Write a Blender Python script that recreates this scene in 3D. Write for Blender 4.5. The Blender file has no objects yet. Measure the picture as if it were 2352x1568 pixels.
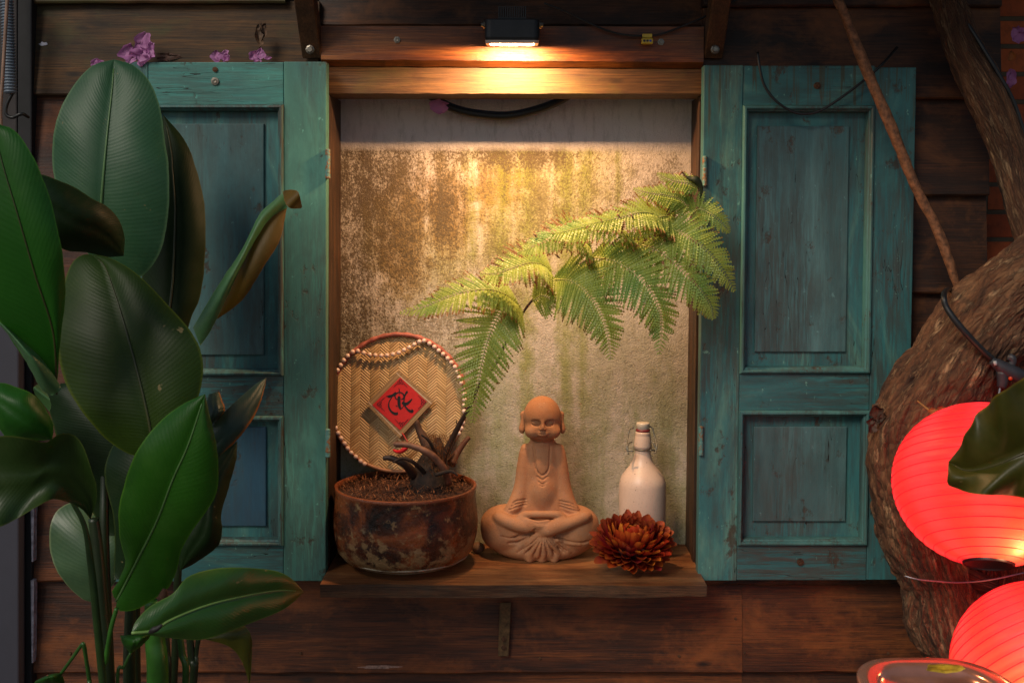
import bpy, math, random
import numpy as np
from mathutils import Vector, Matrix, Euler, noise
random.seed(7); rng = np.random.default_rng(7)
R = math.radians
scene = bpy.context.scene
C = scene.collection

# ------------------------------------------------------------------ camera
F = 2600.0                      # focal length in photo units (2352 wide)
PITCH, ROLL, CY = 2.2, 0.2, 604.0
cam_d = bpy.data.cameras.new("camera"); cam = bpy.data.objects.new("camera", cam_d); C.objects.link(cam)
cam_d.sensor_width = 36.0; cam_d.lens = 36.0 * F / 2352.0
cam_d.shift_y = -(784.0 - CY) / 2352.0
cam_d.clip_start = 0.05; cam_d.clip_end = 500
CAM = Vector((0.0, -2.6, 1.10))
RM = (Matrix.Rotation(R(90 - PITCH), 4, 'X') @ Matrix.Rotation(R(ROLL), 4, 'Z'))
cam.matrix_world = Matrix.Translation(CAM) @ RM
cam_d.dof.use_dof = True; cam_d.dof.focus_distance = 2.6; cam_d.dof.aperture_fstop = 11.0
scene.camera = cam

def P(px, py, y=0.0):
    "point on the plane Y=y that the photo shows at (px, py)"
    d = RM.to_3x3() @ Vector((px - 1176.0, -(py - CY), -F))
    t = (y - CAM.y) / d.y
    return CAM + d * t
def S(y=0.0): return (y - CAM.y) / F      # metres per photo unit at depth y

# ------------------------------------------------------------------ world, sun
world = bpy.data.worlds.new("World"); scene.world = world; world.use_nodes = True
wn = world.node_tree; bg = wn.nodes['Background']
sky = wn.nodes.new('ShaderNodeTexSky'); sky.sky_type = 'NISHITA'; sky.sun_disc = False
SUN_EL, SUN_AZ = 38.0, 215.0     # azimuth clockwise from +Y: behind and left of the camera
sky.sun_elevation = R(SUN_EL); sky.sun_rotation = R(SUN_AZ)
wn.links.new(sky.outputs[0], bg.inputs['Color']); bg.inputs['Strength'].default_value = 0.050
sd = bpy.data.lights.new("sun", 'SUN'); sd.energy = 1.5; sd.angle = R(22); sd.color = (1.0, 0.90, 0.76)
sun = bpy.data.objects.new("sun", sd); C.objects.link(sun)
sv = Vector((math.sin(R(SUN_AZ)) * math.cos(R(SUN_EL)), math.cos(R(SUN_AZ)) * math.cos(R(SUN_EL)), math.sin(R(SUN_EL))))
sun.rotation_euler = sv.to_track_quat('Z', 'Y').to_euler(); sun.location = sv * 20
scene.view_settings.view_transform = 'Standard'; scene.view_settings.look = 'None'
scene.view_settings.exposure = 0.14; scene.view_settings.gamma = 1.0
scene.cycles.max_bounces = 6; scene.cycles.transparent_max_bounces = 6
scene.cycles.sample_clamp_indirect = 3.0

# ------------------------------------------------------------------ node helper
class NT:
    def __init__(s, name):
        s.m = bpy.data.materials.new(name); s.m.use_nodes = True
        s.t = s.m.node_tree; s.b = s.t.nodes['Principled BSDF']; s.out = s.t.nodes['Material Output']
    def n(s, typ, **kw):
        nd = s.t.nodes.new('ShaderNode' + typ)
        for k, v in kw.items(): setattr(nd, k, v)
        return nd
    def l(s, a, b): s.t.links.new(a, b)
    def setin(s, nd, key, v):
        if v is None: return
        if isinstance(v, bpy.types.NodeSocket): s.l(v, nd.inputs[key])
        else: nd.inputs[key].default_value = v
    def coord(s, kind='Object'):
        if kind == 'Position': return s.n('NewGeometry').outputs['Position']
        return s.n('TexCoord').outputs[kind]
    def rnd(s): return s.n('ObjectInfo').outputs['Random']
    def offset(s, co, amt=37.0):
        c = s.n('CombineXYZ'); r = s.math('MULTIPLY', s.rnd(), amt)
        for i in range(3): s.l(r, c.inputs[i])
        a = s.n('VectorMath', operation='ADD'); s.l(co, a.inputs[0]); s.l(c.outputs[0], a.inputs[1]); return a.outputs[0]
    def map(s, co, scale, loc=(0, 0, 0), rot=(0, 0, 0)):
        m = s.n('Mapping'); s.l(co, m.inputs[0]); m.inputs['Scale'].default_value = scale
        m.inputs['Location'].default_value = loc; m.inputs['Rotation'].default_value = rot; return m.outputs[0]
    def noise(s, co, scale=1.0, detail=6, rough=0.6, dist=0.0):
        k = s.n('TexNoise'); s.l(co, k.inputs['Vector']); k.inputs['Scale'].default_value = scale
        k.inputs['Detail'].default_value = detail; k.inputs['Roughness'].default_value = rough
        k.inputs['Distortion'].default_value = dist; return k.outputs['Fac']
    def voro(s, co, scale, feature='F1'):
        k = s.n('TexVoronoi', feature=feature); s.l(co, k.inputs['Vector']); k.inputs['Scale'].default_value = scale
        return k.outputs['Distance']
    def ramp(s, f, stops, interp='LINEAR'):
        r = s.n('ValToRGB'); r.color_ramp.interpolation = interp; s.l(f, r.inputs[0]); e = r.color_ramp.elements
        while len(e) < len(stops): e.new(0.5)
        for el, (p, c) in zip(e, stops):
            el.position = p
            el.color = (c, c, c, 1) if isinstance(c, (int, float)) else (*c, 1)
        return r.outputs[0]
    def step(s, f, a, b): return s.ramp(f, [(a, 0.0), (b, 1.0)]) if a < b else s.ramp(f, [(b, 1.0), (a, 0.0)])
    def mix(s, f, a, b, mode='MIX'):
        m = s.n('Mix', data_type='RGBA', blend_type=mode)
        s.setin(m, 0, f)
        for k, v in ((6, a), (7, b)):
            if isinstance(v, tuple): v = (*v, 1)[:4]
            s.setin(m, k, v)
        return m.outputs[2]
    def math(s, op, a, b=None, clamp=False):
        m = s.n('Math', operation=op); m.use_clamp = clamp; s.setin(m, 0, a); s.setin(m, 1, b); return m.outputs[0]
    def sep(s, co): m = s.n('SeparateXYZ'); s.l(co, m.inputs[0]); return m.outputs
    def bump(s, h, strength=0.5, dist=0.002, prev=None):
        b = s.n('Bump'); s.l(h, b.inputs['Height']); b.inputs['Strength'].default_value = strength
        b.inputs['Distance'].default_value = dist
        if prev is not None: s.l(prev, b.inputs['Normal'])
        return b.outputs[0]
    def fin(s, col=None, rough=None, normal=None, **kw):
        if col is not None:
            if isinstance(col, tuple): s.b.inputs['Base Color'].default_value = (*col, 1)
            else: s.l(col, s.b.inputs['Base Color'])
        s.setin(s.b, 'Roughness', rough)
        if normal is not None: s.l(normal, s.b.inputs['Normal'])
        for k, v in kw.items(): s.setin(s.b, k.replace('_', ' '), v)
        return s.m

M = {}
def wood(name, dark, mid, light, axis=0, rough=0.7, grain=1.0, blot=0.5, stain=None, stain_amt=0.5, bump=0.5):
    t = NT(name); co = t.offset(t.coord())
    sc = [26.0 * grain] * 3; sc[axis] = 2.4 * grain
    sf = [300.0] * 3; sf[axis] = 9.0
    g = t.noise(t.map(co, tuple(sc)), 1.0, 7, 0.62, 1.2)
    f = t.noise(t.map(co, tuple(sf)), 1.0, 6, 0.72)
    c = t.ramp(g, [(0.30, dark), (0.5, mid), (0.72, light)])
    c = t.mix(t.ramp(f, [(0.35, 0.85), (0.6, 0.0)]), c, tuple(x * 0.45 for x in dark))
    bl = t.noise(t.map(co, (4.5, 4.5, 8.0)), 1.0, 6, 0.65, 0.5)
    c = t.mix(t.math('MULTIPLY', t.step(bl, 0.48, 0.66), blot), c, tuple(x * 0.35 for x in dark))
    if stain:
        st = t.noise(t.map(co, (5.0, 5.0, 7.0), (9, 3, 1)), 1.0, 6, 0.68, 0.3)
        c = t.mix(t.math('MULTIPLY', t.step(st, 0.5, 0.68), stain_amt), c, stain)
    kn = t.voro(t.map(co, (4.0, 4.0, 11.0)), 1.0)
    c = t.mix(t.step(kn, 0.10, 0.04), c, tuple(x * 0.4 for x in dark))
    h = t.math('ADD', t.math('MULTIPLY', g, 0.6), f)
    return t.fin(c, rough, t.bump(h, bump, 0.002))

def teal(name, base, base2, axis=2, bare=0.35, blue=(0.045, 0.16, 0.18), drip=False, pale=(0.15, 0.34, 0.26)):
    t = NT(name); co = t.offset(t.coord())
    sc = [9.0] * 3; sc[axis] = 2.6
    sf = [150.0] * 3; sf[axis] = 10.0
    a = t.noise(t.map(co, tuple(sc)), 1.0, 8, 0.68, 0.8)
    f = t.noise(t.map(co, tuple(sf)), 1.0, 5, 0.7)
    c = t.ramp(a, [(0.3, base2), (0.52, base), (0.72, pale)])
    b = t.noise(t.map(co, (2.2, 2.2, 1.6), (3, 5, 7)), 1.0, 4, 0.6, 0.5)
    c = t.mix(t.math('MULTIPLY', t.step(b, 0.5, 0.7), 0.6), c, blue)
    # grey-brown grime rubbed into the grain
    gr = t.noise(t.map(co, tuple(x * 0.7 for x in sc), (7, 1, 4)), 1.0, 8, 0.72)
    m = t.math('MULTIPLY', t.step(gr, 0.40, 0.62), t.step(f, 0.40, 0.52))
    c = t.mix(t.math('MULTIPLY', m, bare * 2.3, True), c, (0.062, 0.056, 0.045))
    sp = t.noise(t.map(co, (16, 16, 11), (2, 2, 2)), 1.0, 7, 0.75)
    c = t.mix(t.math('MULTIPLY', t.step(sp, 0.585, 0.64), 0.8), c, (0.06, 0.034, 0.018))
    pk = t.noise(t.map(co, (70, 70, 45), (6, 2, 9)), 1.0, 5, 0.7); c = t.mix(t.math('MULTIPLY', t.step(pk, 0.66, 0.69), 0.6), c, tuple(x * 1.5 for x in pale))
    # hairline cracks along the grain
    sk = [30.0] * 3; sk[axis] = 1.8
    cr = t.noise(t.map(co, tuple(sk), (1, 8, 3)), 1.0, 3, 0.5, 0.5)
    crk = t.math('LESS_THAN', t.math('ABSOLUTE', t.math('SUBTRACT', cr, 0.5)), 0.0017)
    crk = t.math('MULTIPLY', crk, t.step(gr, 0.5, 0.56))
    c = t.mix(crk, c, (0.01, 0.012, 0.01))
    if drip:
        p = t.coord('Position'); x = t.sep(p)
        dn = t.noise(t.map(p, (70, 1, 2.2)), 1.0, 3, 0.6, 0.3)
        dl = t.noise(t.map(p, (45, 1, 0.1), (3, 0, 0)), 1.0, 1, 0.5)
        z0 = P(1800, 150, -0.06).z
        dep = t.math('SUBTRACT', z0, x[2])
        lim = t.math('MULTIPLY', t.math('SUBTRACT', dl, 0.30), 0.42)
        inside = t.step(t.math('SUBTRACT', lim, dep), -0.004, 0.006)
        c = t.mix(t.math('MULTIPLY', t.math('MULTIPLY', t.step(dn, 0.52, 0.60), inside), 0.7), c, (0.075, 0.055, 0.015))
    h = t.math('ADD', t.math('MULTIPLY', f, 0.7), t.math('MULTIPLY', crk, -1.0))
    rg = t.ramp(a, [(0.3, 0.62), (0.7, 0.42)])
    return t.fin(c, rg, t.bump(t.math('SUBTRACT', h, t.math('MULTIPLY', t.step(sp, 0.585, 0.64), 0.8)), 0.6, 0.0014))

def plain(name, col, rough=0.5, metal=0.0, var=0.25, scale=30.0, bump=0.2, **kw):
    t = NT(name); co = t.offset(t.coord()); n = t.noise(co, scale, 6, 0.65)
    c = t.mix(t.step(n, 0.35, 0.7), tuple(x * (1 - var) for x in col), tuple(min(1, x * (1 + var)) for x in col))
    return t.fin(c, rough, t.bump(n, bump, 0.001), Metallic=metal, **kw)

# ------------------------------------------------------------------ object helpers
ORG = {}
def link(o, parent=None, name=None):
    C.objects.link(o)
    if parent is not None:
        o.parent = parent; ORG[o] = ORG.get(parent, Vector())
    else: ORG[o] = o.location.copy()
    return o
def tag(o, label=None, cat=None, group=None, kind=None):
    if label: o['label'] = label
    if cat: o['category'] = cat
    if group: o['group'] = group
    if kind: o['kind'] = kind
    return o
def thing(name, loc, label, cat, group=None):
    o = bpy.data.objects.new(name, None); o.location = loc; o.empty_display_size = 0.05
    link(o); return tag(o, label, cat, group)
def mesh(name, v, f, mat=None, parent=None, smooth=False, uv=None, org=None):
    me = bpy.data.meshes.new(name)
    o = bpy.data.objects.new(name, me)
    if parent is None and org is not None: o.location = org
    link(o, parent); og = ORG[o]
    v = [tuple(Vector(q) - og) for q in v] if not isinstance(v, np.ndarray) else (v - np.array(og))
    me.from_pydata([tuple(map(float, q)) for q in v], [], f)
    if uv is not None:
        ul = me.uv_layers.new(name='UVMap'); vi = np.empty(len(me.loops), dtype=np.int64); me.loops.foreach_get('vertex_index', vi)
        ul.data.foreach_set('uv', np.asarray(uv, dtype=np.float32)[vi].ravel())
    if mat: me.materials.append(mat)
    if smooth: me.shade_smooth()
    return o
def bevel(o, w=0.002, seg=2):
    b = o.modifiers.new('bevel', 'BEVEL'); b.width = w; b.segments = seg; b.limit_method = 'ANGLE'; return o
HEX = [(0, 1, 2, 3), (7, 6, 5, 4), (0, 4, 5, 1), (1, 5, 6, 2), (2, 6, 7, 3), (3, 7, 4, 0)]
def hexa(front, back):  return list(front) + list(back), HEX
def slab(name, pts, yf, yb, mat, parent=None, bev=0.002, org=None):
    "four photo corners (TL,BL,BR,TR) on plane yf, real depth to yb"
    fr = [P(a, b, yf) for a, b in pts]; bk = [Vector((p.x, yb, p.z)) for p in fr]
    v, f = hexa(fr, bk); o = mesh(name, v, f, mat, parent, org=org)
    return bevel(o, bev) if bev else o
def rect(x0, y0, x1, y1): return [(x0, y0), (x0, y1), (x1, y1), (x1, y0)]
def frames(pts):
    pts = [Vector(p) for p in pts]; n = len(pts); T = []
    for i in range(n):
        a = pts[max(0, i - 1)]; b = pts[min(n - 1, i + 1)]; T.append((b - a).normalized())
    up = Vector((0, 0, 1)) if abs(T[0].z) < 0.9 else Vector((0, -1, 0))
    U = []; u = (up - T[0] * up.dot(T[0])).normalized()
    for t in T:
        u = (u - t * u.dot(t)).normalized(); U.append(u.copy())
    return pts, T, U
def tube_geo(pts, rad, seg=10, caps=True, flat=1.0):
    pts, T, U = frames(pts); n = len(pts)
    if not hasattr(rad, '__len__'): rad = [rad] * n
    v = []; f = []; uv = []; L = 0
    for i in range(n):
        if i: L += (pts[i] - pts[i - 1]).length
        W = T[i].cross(U[i])
        for k in range(seg):
            a = 2 * math.pi * k / seg
            v.append(pts[i] + U[i] * math.cos(a) * rad[i] + W * math.sin(a) * rad[i] * flat); uv.append((a, L))
    for i in range(n - 1):
        for k in range(seg):
            k2 = (k + 1) % seg; f.append((i * seg + k, i * seg + k2, (i + 1) * seg + k2, (i + 1) * seg + k))
    if caps:
        f.append(tuple(reversed(range(seg)))); f.append(tuple((n - 1) * seg + k for k in range(seg)))
    return v, f, uv
def smooth_pts(pts, n=24):
    "Catmull-Rom through points (tuples of any length)"
    p = np.array(pts, float); p = np.vstack([2 * p[0] - p[1], p, 2 * p[-1] - p[-2]]); m = len(p) - 3; out = []
    for q in np.linspace(0, m, n):
        i = min(int(q), m - 1); t = q - i; a, b, c, d = p[i:i + 4]
        out.append(0.5 * ((2 * b) + (c - a) * t + (2 * a - 5 * b + 4 * c - d) * t * t + (3 * b - a - 3 * c + d) * t ** 3))
    return out
def tube(name, pts, rad, mat, parent=None, seg=10, smooth=True, org=None, flat=1.0):
    v, f, uv = tube_geo(pts, rad, seg, True, flat); return mesh(name, v, f, mat, parent, smooth, uv, org)
def ptube(name, pp, mat, parent=None, n=30, seg=10, org=None):
    "pp: (px, py, y, r_px)"
    q = smooth_pts(pp, n); return tube(name, [P(a, b, c) for a, b, c, r in q], [r * S(c) for a, b, c, r in q], mat, parent, seg, org=org)
def lathe_geo(prof, cen, seg=48, axis=None):
    v = []; f = []; uv = []; n = len(prof); cen = Vector(cen)
    for i, (r, z) in enumerate(prof):
        for k in range(seg):
            a = 2 * math.pi * k / seg; q = Vector((r * math.cos(a), r * math.sin(a), z))
            if axis is not None: q = axis @ q
            v.append(cen + q); uv.append((k / seg, z))
    for i in range(n - 1):
        for k in range(seg):
            k2 = (k + 1) % seg; f.append((i * seg + k, i * seg + k2, (i + 1) * seg + k2, (i + 1) * seg + k))
    return v, f, uv
def lathe(name, prof, cen, mat, parent=None, seg=48, axis=None, org=None):
    v, f, uv = lathe_geo(prof, cen, seg, axis); return mesh(name, v, f, mat, parent, True, uv, org)
def ball(r, seg=14, rings=8): return [(max(1e-5, r * math.sin(math.pi * i / rings)), -r * math.cos(math.pi * i / rings)) for i in range(rings + 1)]
def join(*gs):
    v = []; f = []
    for g in gs:
        n = len(v); v += list(g[0]); f += [tuple(i + n for i in q) for q in g[1]]
    return v, f
def screw(parent, px, py, y, r=7, mat=None, name='screw'):
    c = P(px, py, y); s = S(y); A = Matrix.Rotation(R(90), 3, 'X')
    prof = [(1e-5, r * s * .45), (r * s * .45, r * s * .5), (r * s * .55, r * s * .3), (r * s, r * s * .25), (r * s, -0.003), (1e-5, -0.003)]
    v, f, _ = lathe_geo(prof, c, 6 if name == 'bolt' else 14, A)
    return mesh(name, v, f, mat or M['steel'], parent)
# ------------------------------------------------------------------ materials
M['steel'] = plain('worn_steel', (0.25, 0.22, 0.18), 0.4, 0.9, 0.4, 200)
M['rust'] = plain('rusty_steel', (0.10, 0.045, 0.02), 0.75, 0.2, 0.6, 90, 0.5)
M['black'] = plain('black_rubber', (0.012, 0.013, 0.014), 0.45, 0, 0.3, 60)
M['blackmetal'] = plain('black_enamel', (0.012, 0.012, 0.013), 0.4, 0.3, 0.3, 60)
M['board'] = wood('weathered_board', (0.014, 0.005, 0.002), (0.062, 0.019, 0.005), (0.16, 0.050, 0.012), 0, 0.6, 0.5, 0.9, (0.21, 0.070, 0.016), 0.75)
M['board_warm'] = wood('warm_board', (0.028, 0.008, 0.003), (0.130, 0.033, 0.007), (0.28, 0.080, 0.015), 0, 0.55, 0.45, 0.55, (0.30, 0.085, 0.016), 0.7)
M['board_green'] = wood('mossy_board', (0.026, 0.013, 0.004), (0.090, 0.042, 0.011), (0.21, 0.088, 0.020), 0, 0.7, 0.5, 0.7, (0.060, 0.058, 0.014), 0.85)
M['beam'] = wood('varnished_beam', (0.06, 0.015, 0.003), (0.25, 0.068, 0.010), (0.46, 0.16, 0.028), 0, 0.42, 0.6, 0.85, (0.14, 0.035, 0.006), 0.6)
M['lintel'] = wood('rough_lintel', (0.075, 0.032, 0.009), (0.165, 0.075, 0.022), (0.27, 0.135, 0.042), 0, 0.6, 0.7, 0.6, (0.12, 0.09, 0.014), 0.6)
M['brace'] = wood('brace_wood', (0.05, 0.02, 0.008), (0.10, 0.042, 0.015), (0.18, 0.075, 0.028), 2, 0.6, 1.0, 0.6)
M['jamb'] = wood('jamb_wood', (0.020, 0.010, 0.005), (0.060, 0.026, 0.010), (0.15, 0.060, 0.020), 2, 0.6, 1.2, 0.5)
M['shelf'] = wood('shelf_wood', (0.11, 0.036, 0.012), (0.36, 0.135, 0.045), (0.55, 0.25, 0.09), 0, 0.45, 0.8, 0.5, (0.11, 0.06, 0.035), 0.4, 0.9)
M['shelf_end'] = wood('shelf_edge', (0.045, 0.018, 0.008), (0.15, 0.065, 0.026), (0.27, 0.13, 0.052), 0, 0.7, 0.9, 0.5, (0.06, 0.05, 0.035), 0.5, 0.9)
TB, TB2 = (0.042, 0.180, 0.182), (0.020, 0.088, 0.096)
M['teal_v'] = teal('teal_paint_upright', TB, TB2, 2, 0.32)
M['teal_h'] = teal('teal_paint_rail', TB, TB2, 0, 0.38)
M['teal_panel'] = teal('teal_paint_panel', (0.070, 0.155, 0.158), (0.036, 0.090, 0.096), 2, 0.27, pale=(0.115, 0.235, 0.235))
M['teal_drip'] = teal('teal_paint_dripped', TB, TB2, 0, 0.25, drip=True)
M['teal_drip_v'] = teal('teal_paint_dripped_upright', TB, TB2, 2, 0.32, drip=True)
M['teal_bead'] = teal('teal_paint_moulding', (0.060, 0.185, 0.175), (0.034, 0.110, 0.110), 2, 0.40, pale=(0.11, 0.28, 0.25))
M['teal_bright'] = teal('bright_teal_paint', (0.060, 0.27, 0.235), (0.04, 0.19, 0.17), 0, 0.2, pale=(0.09, 0.35, 0.29))
M['teal_bright_v'] = teal('bright_teal_paint_upright', (0.075, 0.23, 0.18), (0.045, 0.14, 0.115), 2, 0.35, pale=(0.13, 0.36, 0.27))

def plaster():
    t = NT('stained_plaster'); p = t.coord('Position'); X, _, Z = t.sep(p)
    def wx(px): return P(px, 500, 0.17).x
    def wz(py): return P(1176, py, 0.17).z
    z335 = wz(334)
    fine = t.noise(t.map(p, (260, 260, 230)), 1.0, 4, 0.7)
    med = t.noise(t.map(p, (34, 34, 26)), 1.0, 8, 0.72)
    big = t.noise(t.map(p, (5, 5, 3.2)), 1.0, 6, 0.62, 0.4)
    streak = t.noise(t.map(p, (17, 17, 2.0), (4, 0, 0)), 1.0, 7, 0.66, 0.25)
    speck = t.noise(t.map(p, (120, 120, 100), (5, 2, 1)), 1.0, 6, 0.78)
    base = t.mix(big, (0.58, 0.50, 0.43), (0.70, 0.62, 0.53))
    c = base
    c = t.mix(t.math('MULTIPLY', t.step(med, 0.42, 0.66), 0.40), c, (0.36, 0.30, 0.21))
    def grad(v, a, b): # 0 at a -> 1 at b
        m = t.n('MapRange'); m.clamp = True; t.l(v, m.inputs[0]); m.inputs[1].default_value = a; m.inputs[2].default_value = b
        return m.outputs[0]
    def blob(px, py, rx, rz):
        dx = t.math('DIVIDE', t.math('SUBTRACT', X, wx(px)), rx); dz = t.math('DIVIDE', t.math('SUBTRACT', Z, wz(py)), rz)
        d = t.math('ADD', t.math('MULTIPLY', dx, dx), t.math('MULTIPLY', dz, dz))
        return t.math('SUBTRACT', 1.0, t.math('MULTIPLY', d, 1.0, True), True)
    below = grad(Z, z335 + 0.010, z335 - 0.016)
    wob = t.math('MULTIPLY', t.math('SUBTRACT', med, 0.5), 1.1)
    wob2 = t.math('MULTIPLY', t.math('SUBTRACT', streak, 0.5), 1.6)
    def patch(masks, wa, lo, hi, amt):
        m = masks[0]
        for k in masks[1:]: m = t.math('MAXIMUM', m, k)
        m = t.math('ADD', t.math('SUBTRACT', m, 0.0), wa)
        return t.math('MULTIPLY', t.math('MULTIPLY', t.step(m, lo, hi), amt), below)
    # yellow-green algae
    g = t.math('ADD', wob, wob2)
    c = t.mix(patch([blob(1180, 520, .34, .30), blob(1010, 560, .25, .22), blob(1350, 420, .16, .2)], g, 0.30, 1.0, 0.70), c, (0.38, 0.34, 0.07))
    # ochre orange
    c = t.mix(patch([blob(1000, 480, .22, .18), blob(930, 560, .12, .2), blob(1120, 430, .15, .10)], g, 0.42, 0.95, 0.75), c, (0.38, 0.20, 0.055))
    # vertical green streaks
    def bar(px, w, py0, py1):
        b = t.math('SUBTRACT', 1.0, t.math('DIVIDE', t.math('ABSOLUTE', t.math('SUBTRACT', X, wx(px))), w), True)
        return t.math('MULTIPLY', b, t.math('MULTIPLY', grad(Z, wz(py1), wz(py1) + .06), below))
    st = bar(1345, .030, 340, 520)
    for a in ((1282, .015, 340, 430), (1192, .03, 350, 480), (1420, .02, 400, 520), (1085, .03, 520, 640), (1150, .05, 480, 640), (1300, .05, 780, 1000), (1075, .03, 350, 450), (1210, .04, 800, 1100), (1340, .03, 850, 1000)): st = t.math('MAXIMUM', st, bar(*a))
    c = t.mix(t.math('MULTIPLY', t.step(t.math('ADD', t.math('MULTIPLY', st, .85), t.math('ADD', t.math('MULTIPLY', wob, 1.5), wob2)), 0.20, 0.95), 0.78), c, (0.27, 0.29, 0.045))
    # faint grey-green dampness over the lower wall
    low = grad(Z, wz(640), wz(1000))
    c = t.mix(t.math('MULTIPLY', t.math('MULTIPLY', t.step(t.math('ADD', streak, t.math('MULTIPLY', wob, 0.35)), 0.36, 0.62), low), 0.72), c, (0.30, 0.33, 0.14))
    c = t.mix(t.math('MULTIPLY', t.math('MULTIPLY', t.step(t.math('ADD', big, t.math('MULTIPLY', wob, .3)), 0.40, 0.62), low), 0.55), c, (0.34, 0.34, 0.20))
    # dark lichen film at upper left, soft below and crusted with crisp specks
    spots = [blob(830, 440, .19, .26), blob(880, 405, .26, .15), blob(800, 620, .15, .26), blob(905, 530, .16, .20), blob(820, 740, .13, .15), blob(1120, 358, .34, .045), blob(1000, 470, .14, .16)]
    film = patch(spots, t.math('ADD', t.math('MULTIPLY', g, 1.3), t.math('MULTIPLY', t.math('SUBTRACT', speck, 0.5), 1.2)), 0.35, 1.25, 0.55)
    c = t.mix(film, c, t.mix(med, (0.080, 0.055, 0.022), (0.20, 0.150, 0.060)))
    fs = t.noise(t.map(p, (210, 210, 170), (2, 7, 1)), 1.0, 7, 0.8)
    ma = t.math('ADD', t.math('MULTIPLY', t.math('SUBTRACT', fs, 0.5), 5.0), t.math('MULTIPLY', g, 1.2))
    c = t.mix(patch(spots, ma, 0.60, 1.00, 0.88), c, t.mix(med, (0.035, 0.022, 0.012), (0.11, 0.065, 0.030)))
    c = t.mix(patch([blob(960, 580, .26, .24), blob(1050, 400, .26, .12), blob(1000, 740, .26, .14), blob(1400, 430, .26, .18), blob(1250, 370, .34, .06), blob(1150, 600, .2, .2), blob(1500, 420, .12, .12), blob(1240, 470, .14, .16)], ma, 0.80, 1.25, 0.6), c, (0.15, 0.11, 0.055))
    # faint sooty specks everywhere
    sp = t.math('MULTIPLY', t.step(speck, 0.57, 0.64), 0.55)
    c = t.mix(sp, c, (0.17, 0.14, 0.09))
    # band of pale paint under the lintel, lightened to imitate daylight on it
    up = t.math('SUBTRACT', 1.0, below)
    c = t.mix(up, c, t.mix(t.step(t.noise(t.map(p, (60, 60, 14)), 1.0, 7, 0.75), 0.50, 0.78), (0.84, 0.76, 0.75), (0.52, 0.46, 0.44)))
    h = t.math('ADD', t.math('MULTIPLY', fine, 1.0), t.math('MULTIPLY', med, 1.3))
    return t.fin(c, 0.85, t.bump(h, 0.9, 0.004))
M['plaster'] = plaster()

def bricks():
    t = NT('red_brick'); p = t.coord('Position'); X, _, Z = t.sep(p)
    cc = t.n('CombineXYZ'); t.l(X, cc.inputs[0]); t.l(Z, cc.inputs[1])
    b = t.n('TexBrick'); t.l(cc.outputs[0], b.inputs['Vector'])
    for k, v in (('Scale', 1.0), ('Mortar Size', 0.006), ('Mortar Smooth', 0.15), ('Brick Width', 0.19), ('Row Height', 0.066), ('Bias', 0.1)): b.inputs[k].default_value = v
    b.inputs['Color1'].default_value = (0.62, 0.14, 0.035, 1); b.inputs['Color2'].default_value = (0.42, 0.08, 0.022, 1)
    b.inputs['Mortar'].default_value = (0.11, 0.085, 0.05, 1)
    n = t.noise(t.map(p, (40, 40, 40)), 1.0, 6, 0.7)
    c = t.mix(t.math('MULTIPLY', t.step(n, 0.45, 0.7), 0.6), b.outputs['Color'], (0.12, 0.04, 0.02))
    h = t.math('SUBTRACT', t.math('MULTIPLY', n, 0.4), t.math('MULTIPLY', b.outputs['Fac'], 1.5))
    return t.fin(c, 0.8, t.bump(h, 0.9, 0.006))
M['brick'] = bricks()

# ------------------------------------------------------------------ setting
GZ = P(1176, 1568, 0).z - 0.62
t = NT('packed_earth'); n_ = t.noise(t.map(t.coord('Position'), (6, 6, 6)), 1.0, 8, 0.7)
gm = t.fin(t.ramp(n_, [(0.3, (0.05, 0.04, 0.03)), (0.7, (0.13, 0.105, 0.085))]), 0.85, t.bump(n_, 0.6, 0.02))
g = mesh('ground', [(-60, -60, GZ), (60, -60, GZ), (60, 60, GZ), (-60, 60, GZ)], [(0, 1, 2, 3)], gm); tag(g, 'brown packed earth in front of the wooden wall', None, kind='structure')

# ---- timber wall of overlapping boards
wall = thing('timber_wall', (0, 0.03, GZ), 'dark brown wall of wide overlapping boards framing the plaster niche', 'wall')
def lap(name, x0, x1, y0, y1, mat, yy=0.0, parent=wall):
    "one weatherboard, px rectangle; thick lower edge stands 22 mm proud, wavering arris"
    n = 26; v = []; f = []
    for i in range(n + 1):
        px = x0 + (x1 - x0) * i / n; a = P(px, y0, yy); b = P(px, y1, yy)
        w = 0.0022 * noise.noise(Vector((px * 0.012, y1 * 0.1, 0))); w2 = 0.0016 * noise.noise(Vector((px * 0.05, y1 * 0.3, 4)))
        zb = b.z + w + w2
        for (yo, z) in ((0.012, a.z), (-0.006, a.z - 0.0), (-0.026 + w, zb + 0.004), (-0.023 + w, zb), (0.012, zb)): v.append((b.x, yy + yo, z))
    for i in range(n):
        for k in range(5):
            k2 = (k + 1) % 5; f.append((i * 5 + k, i * 5 + k2, (i + 1) * 5 + k2, (i + 1) * 5 + k))
    f.append((4, 3, 2, 1, 0)); f.append(tuple(n * 5 + k for k in range(5)))
    return mesh(name, v, f, mat, parent)
rows = [(-210, 12), (4, 222), (214, 442), (434, 664), (656, 886), (878, 1106), (1098, 1328), (1320, 1536), (1528, 1760), (1752, 1980), (1972, 2200)]
for i, (a, b) in enumerate(rows):
    xl = 36 if b < 300 else 74
    if b <= 12: lap('board', -400, 660, a, b, M['board_green'])
    else: lap('board', xl if b < 1540 else 74, 735 if b < 1330 else 1700, a, b, M['board_green'] if b < 300 else M['board_warm'])
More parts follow.
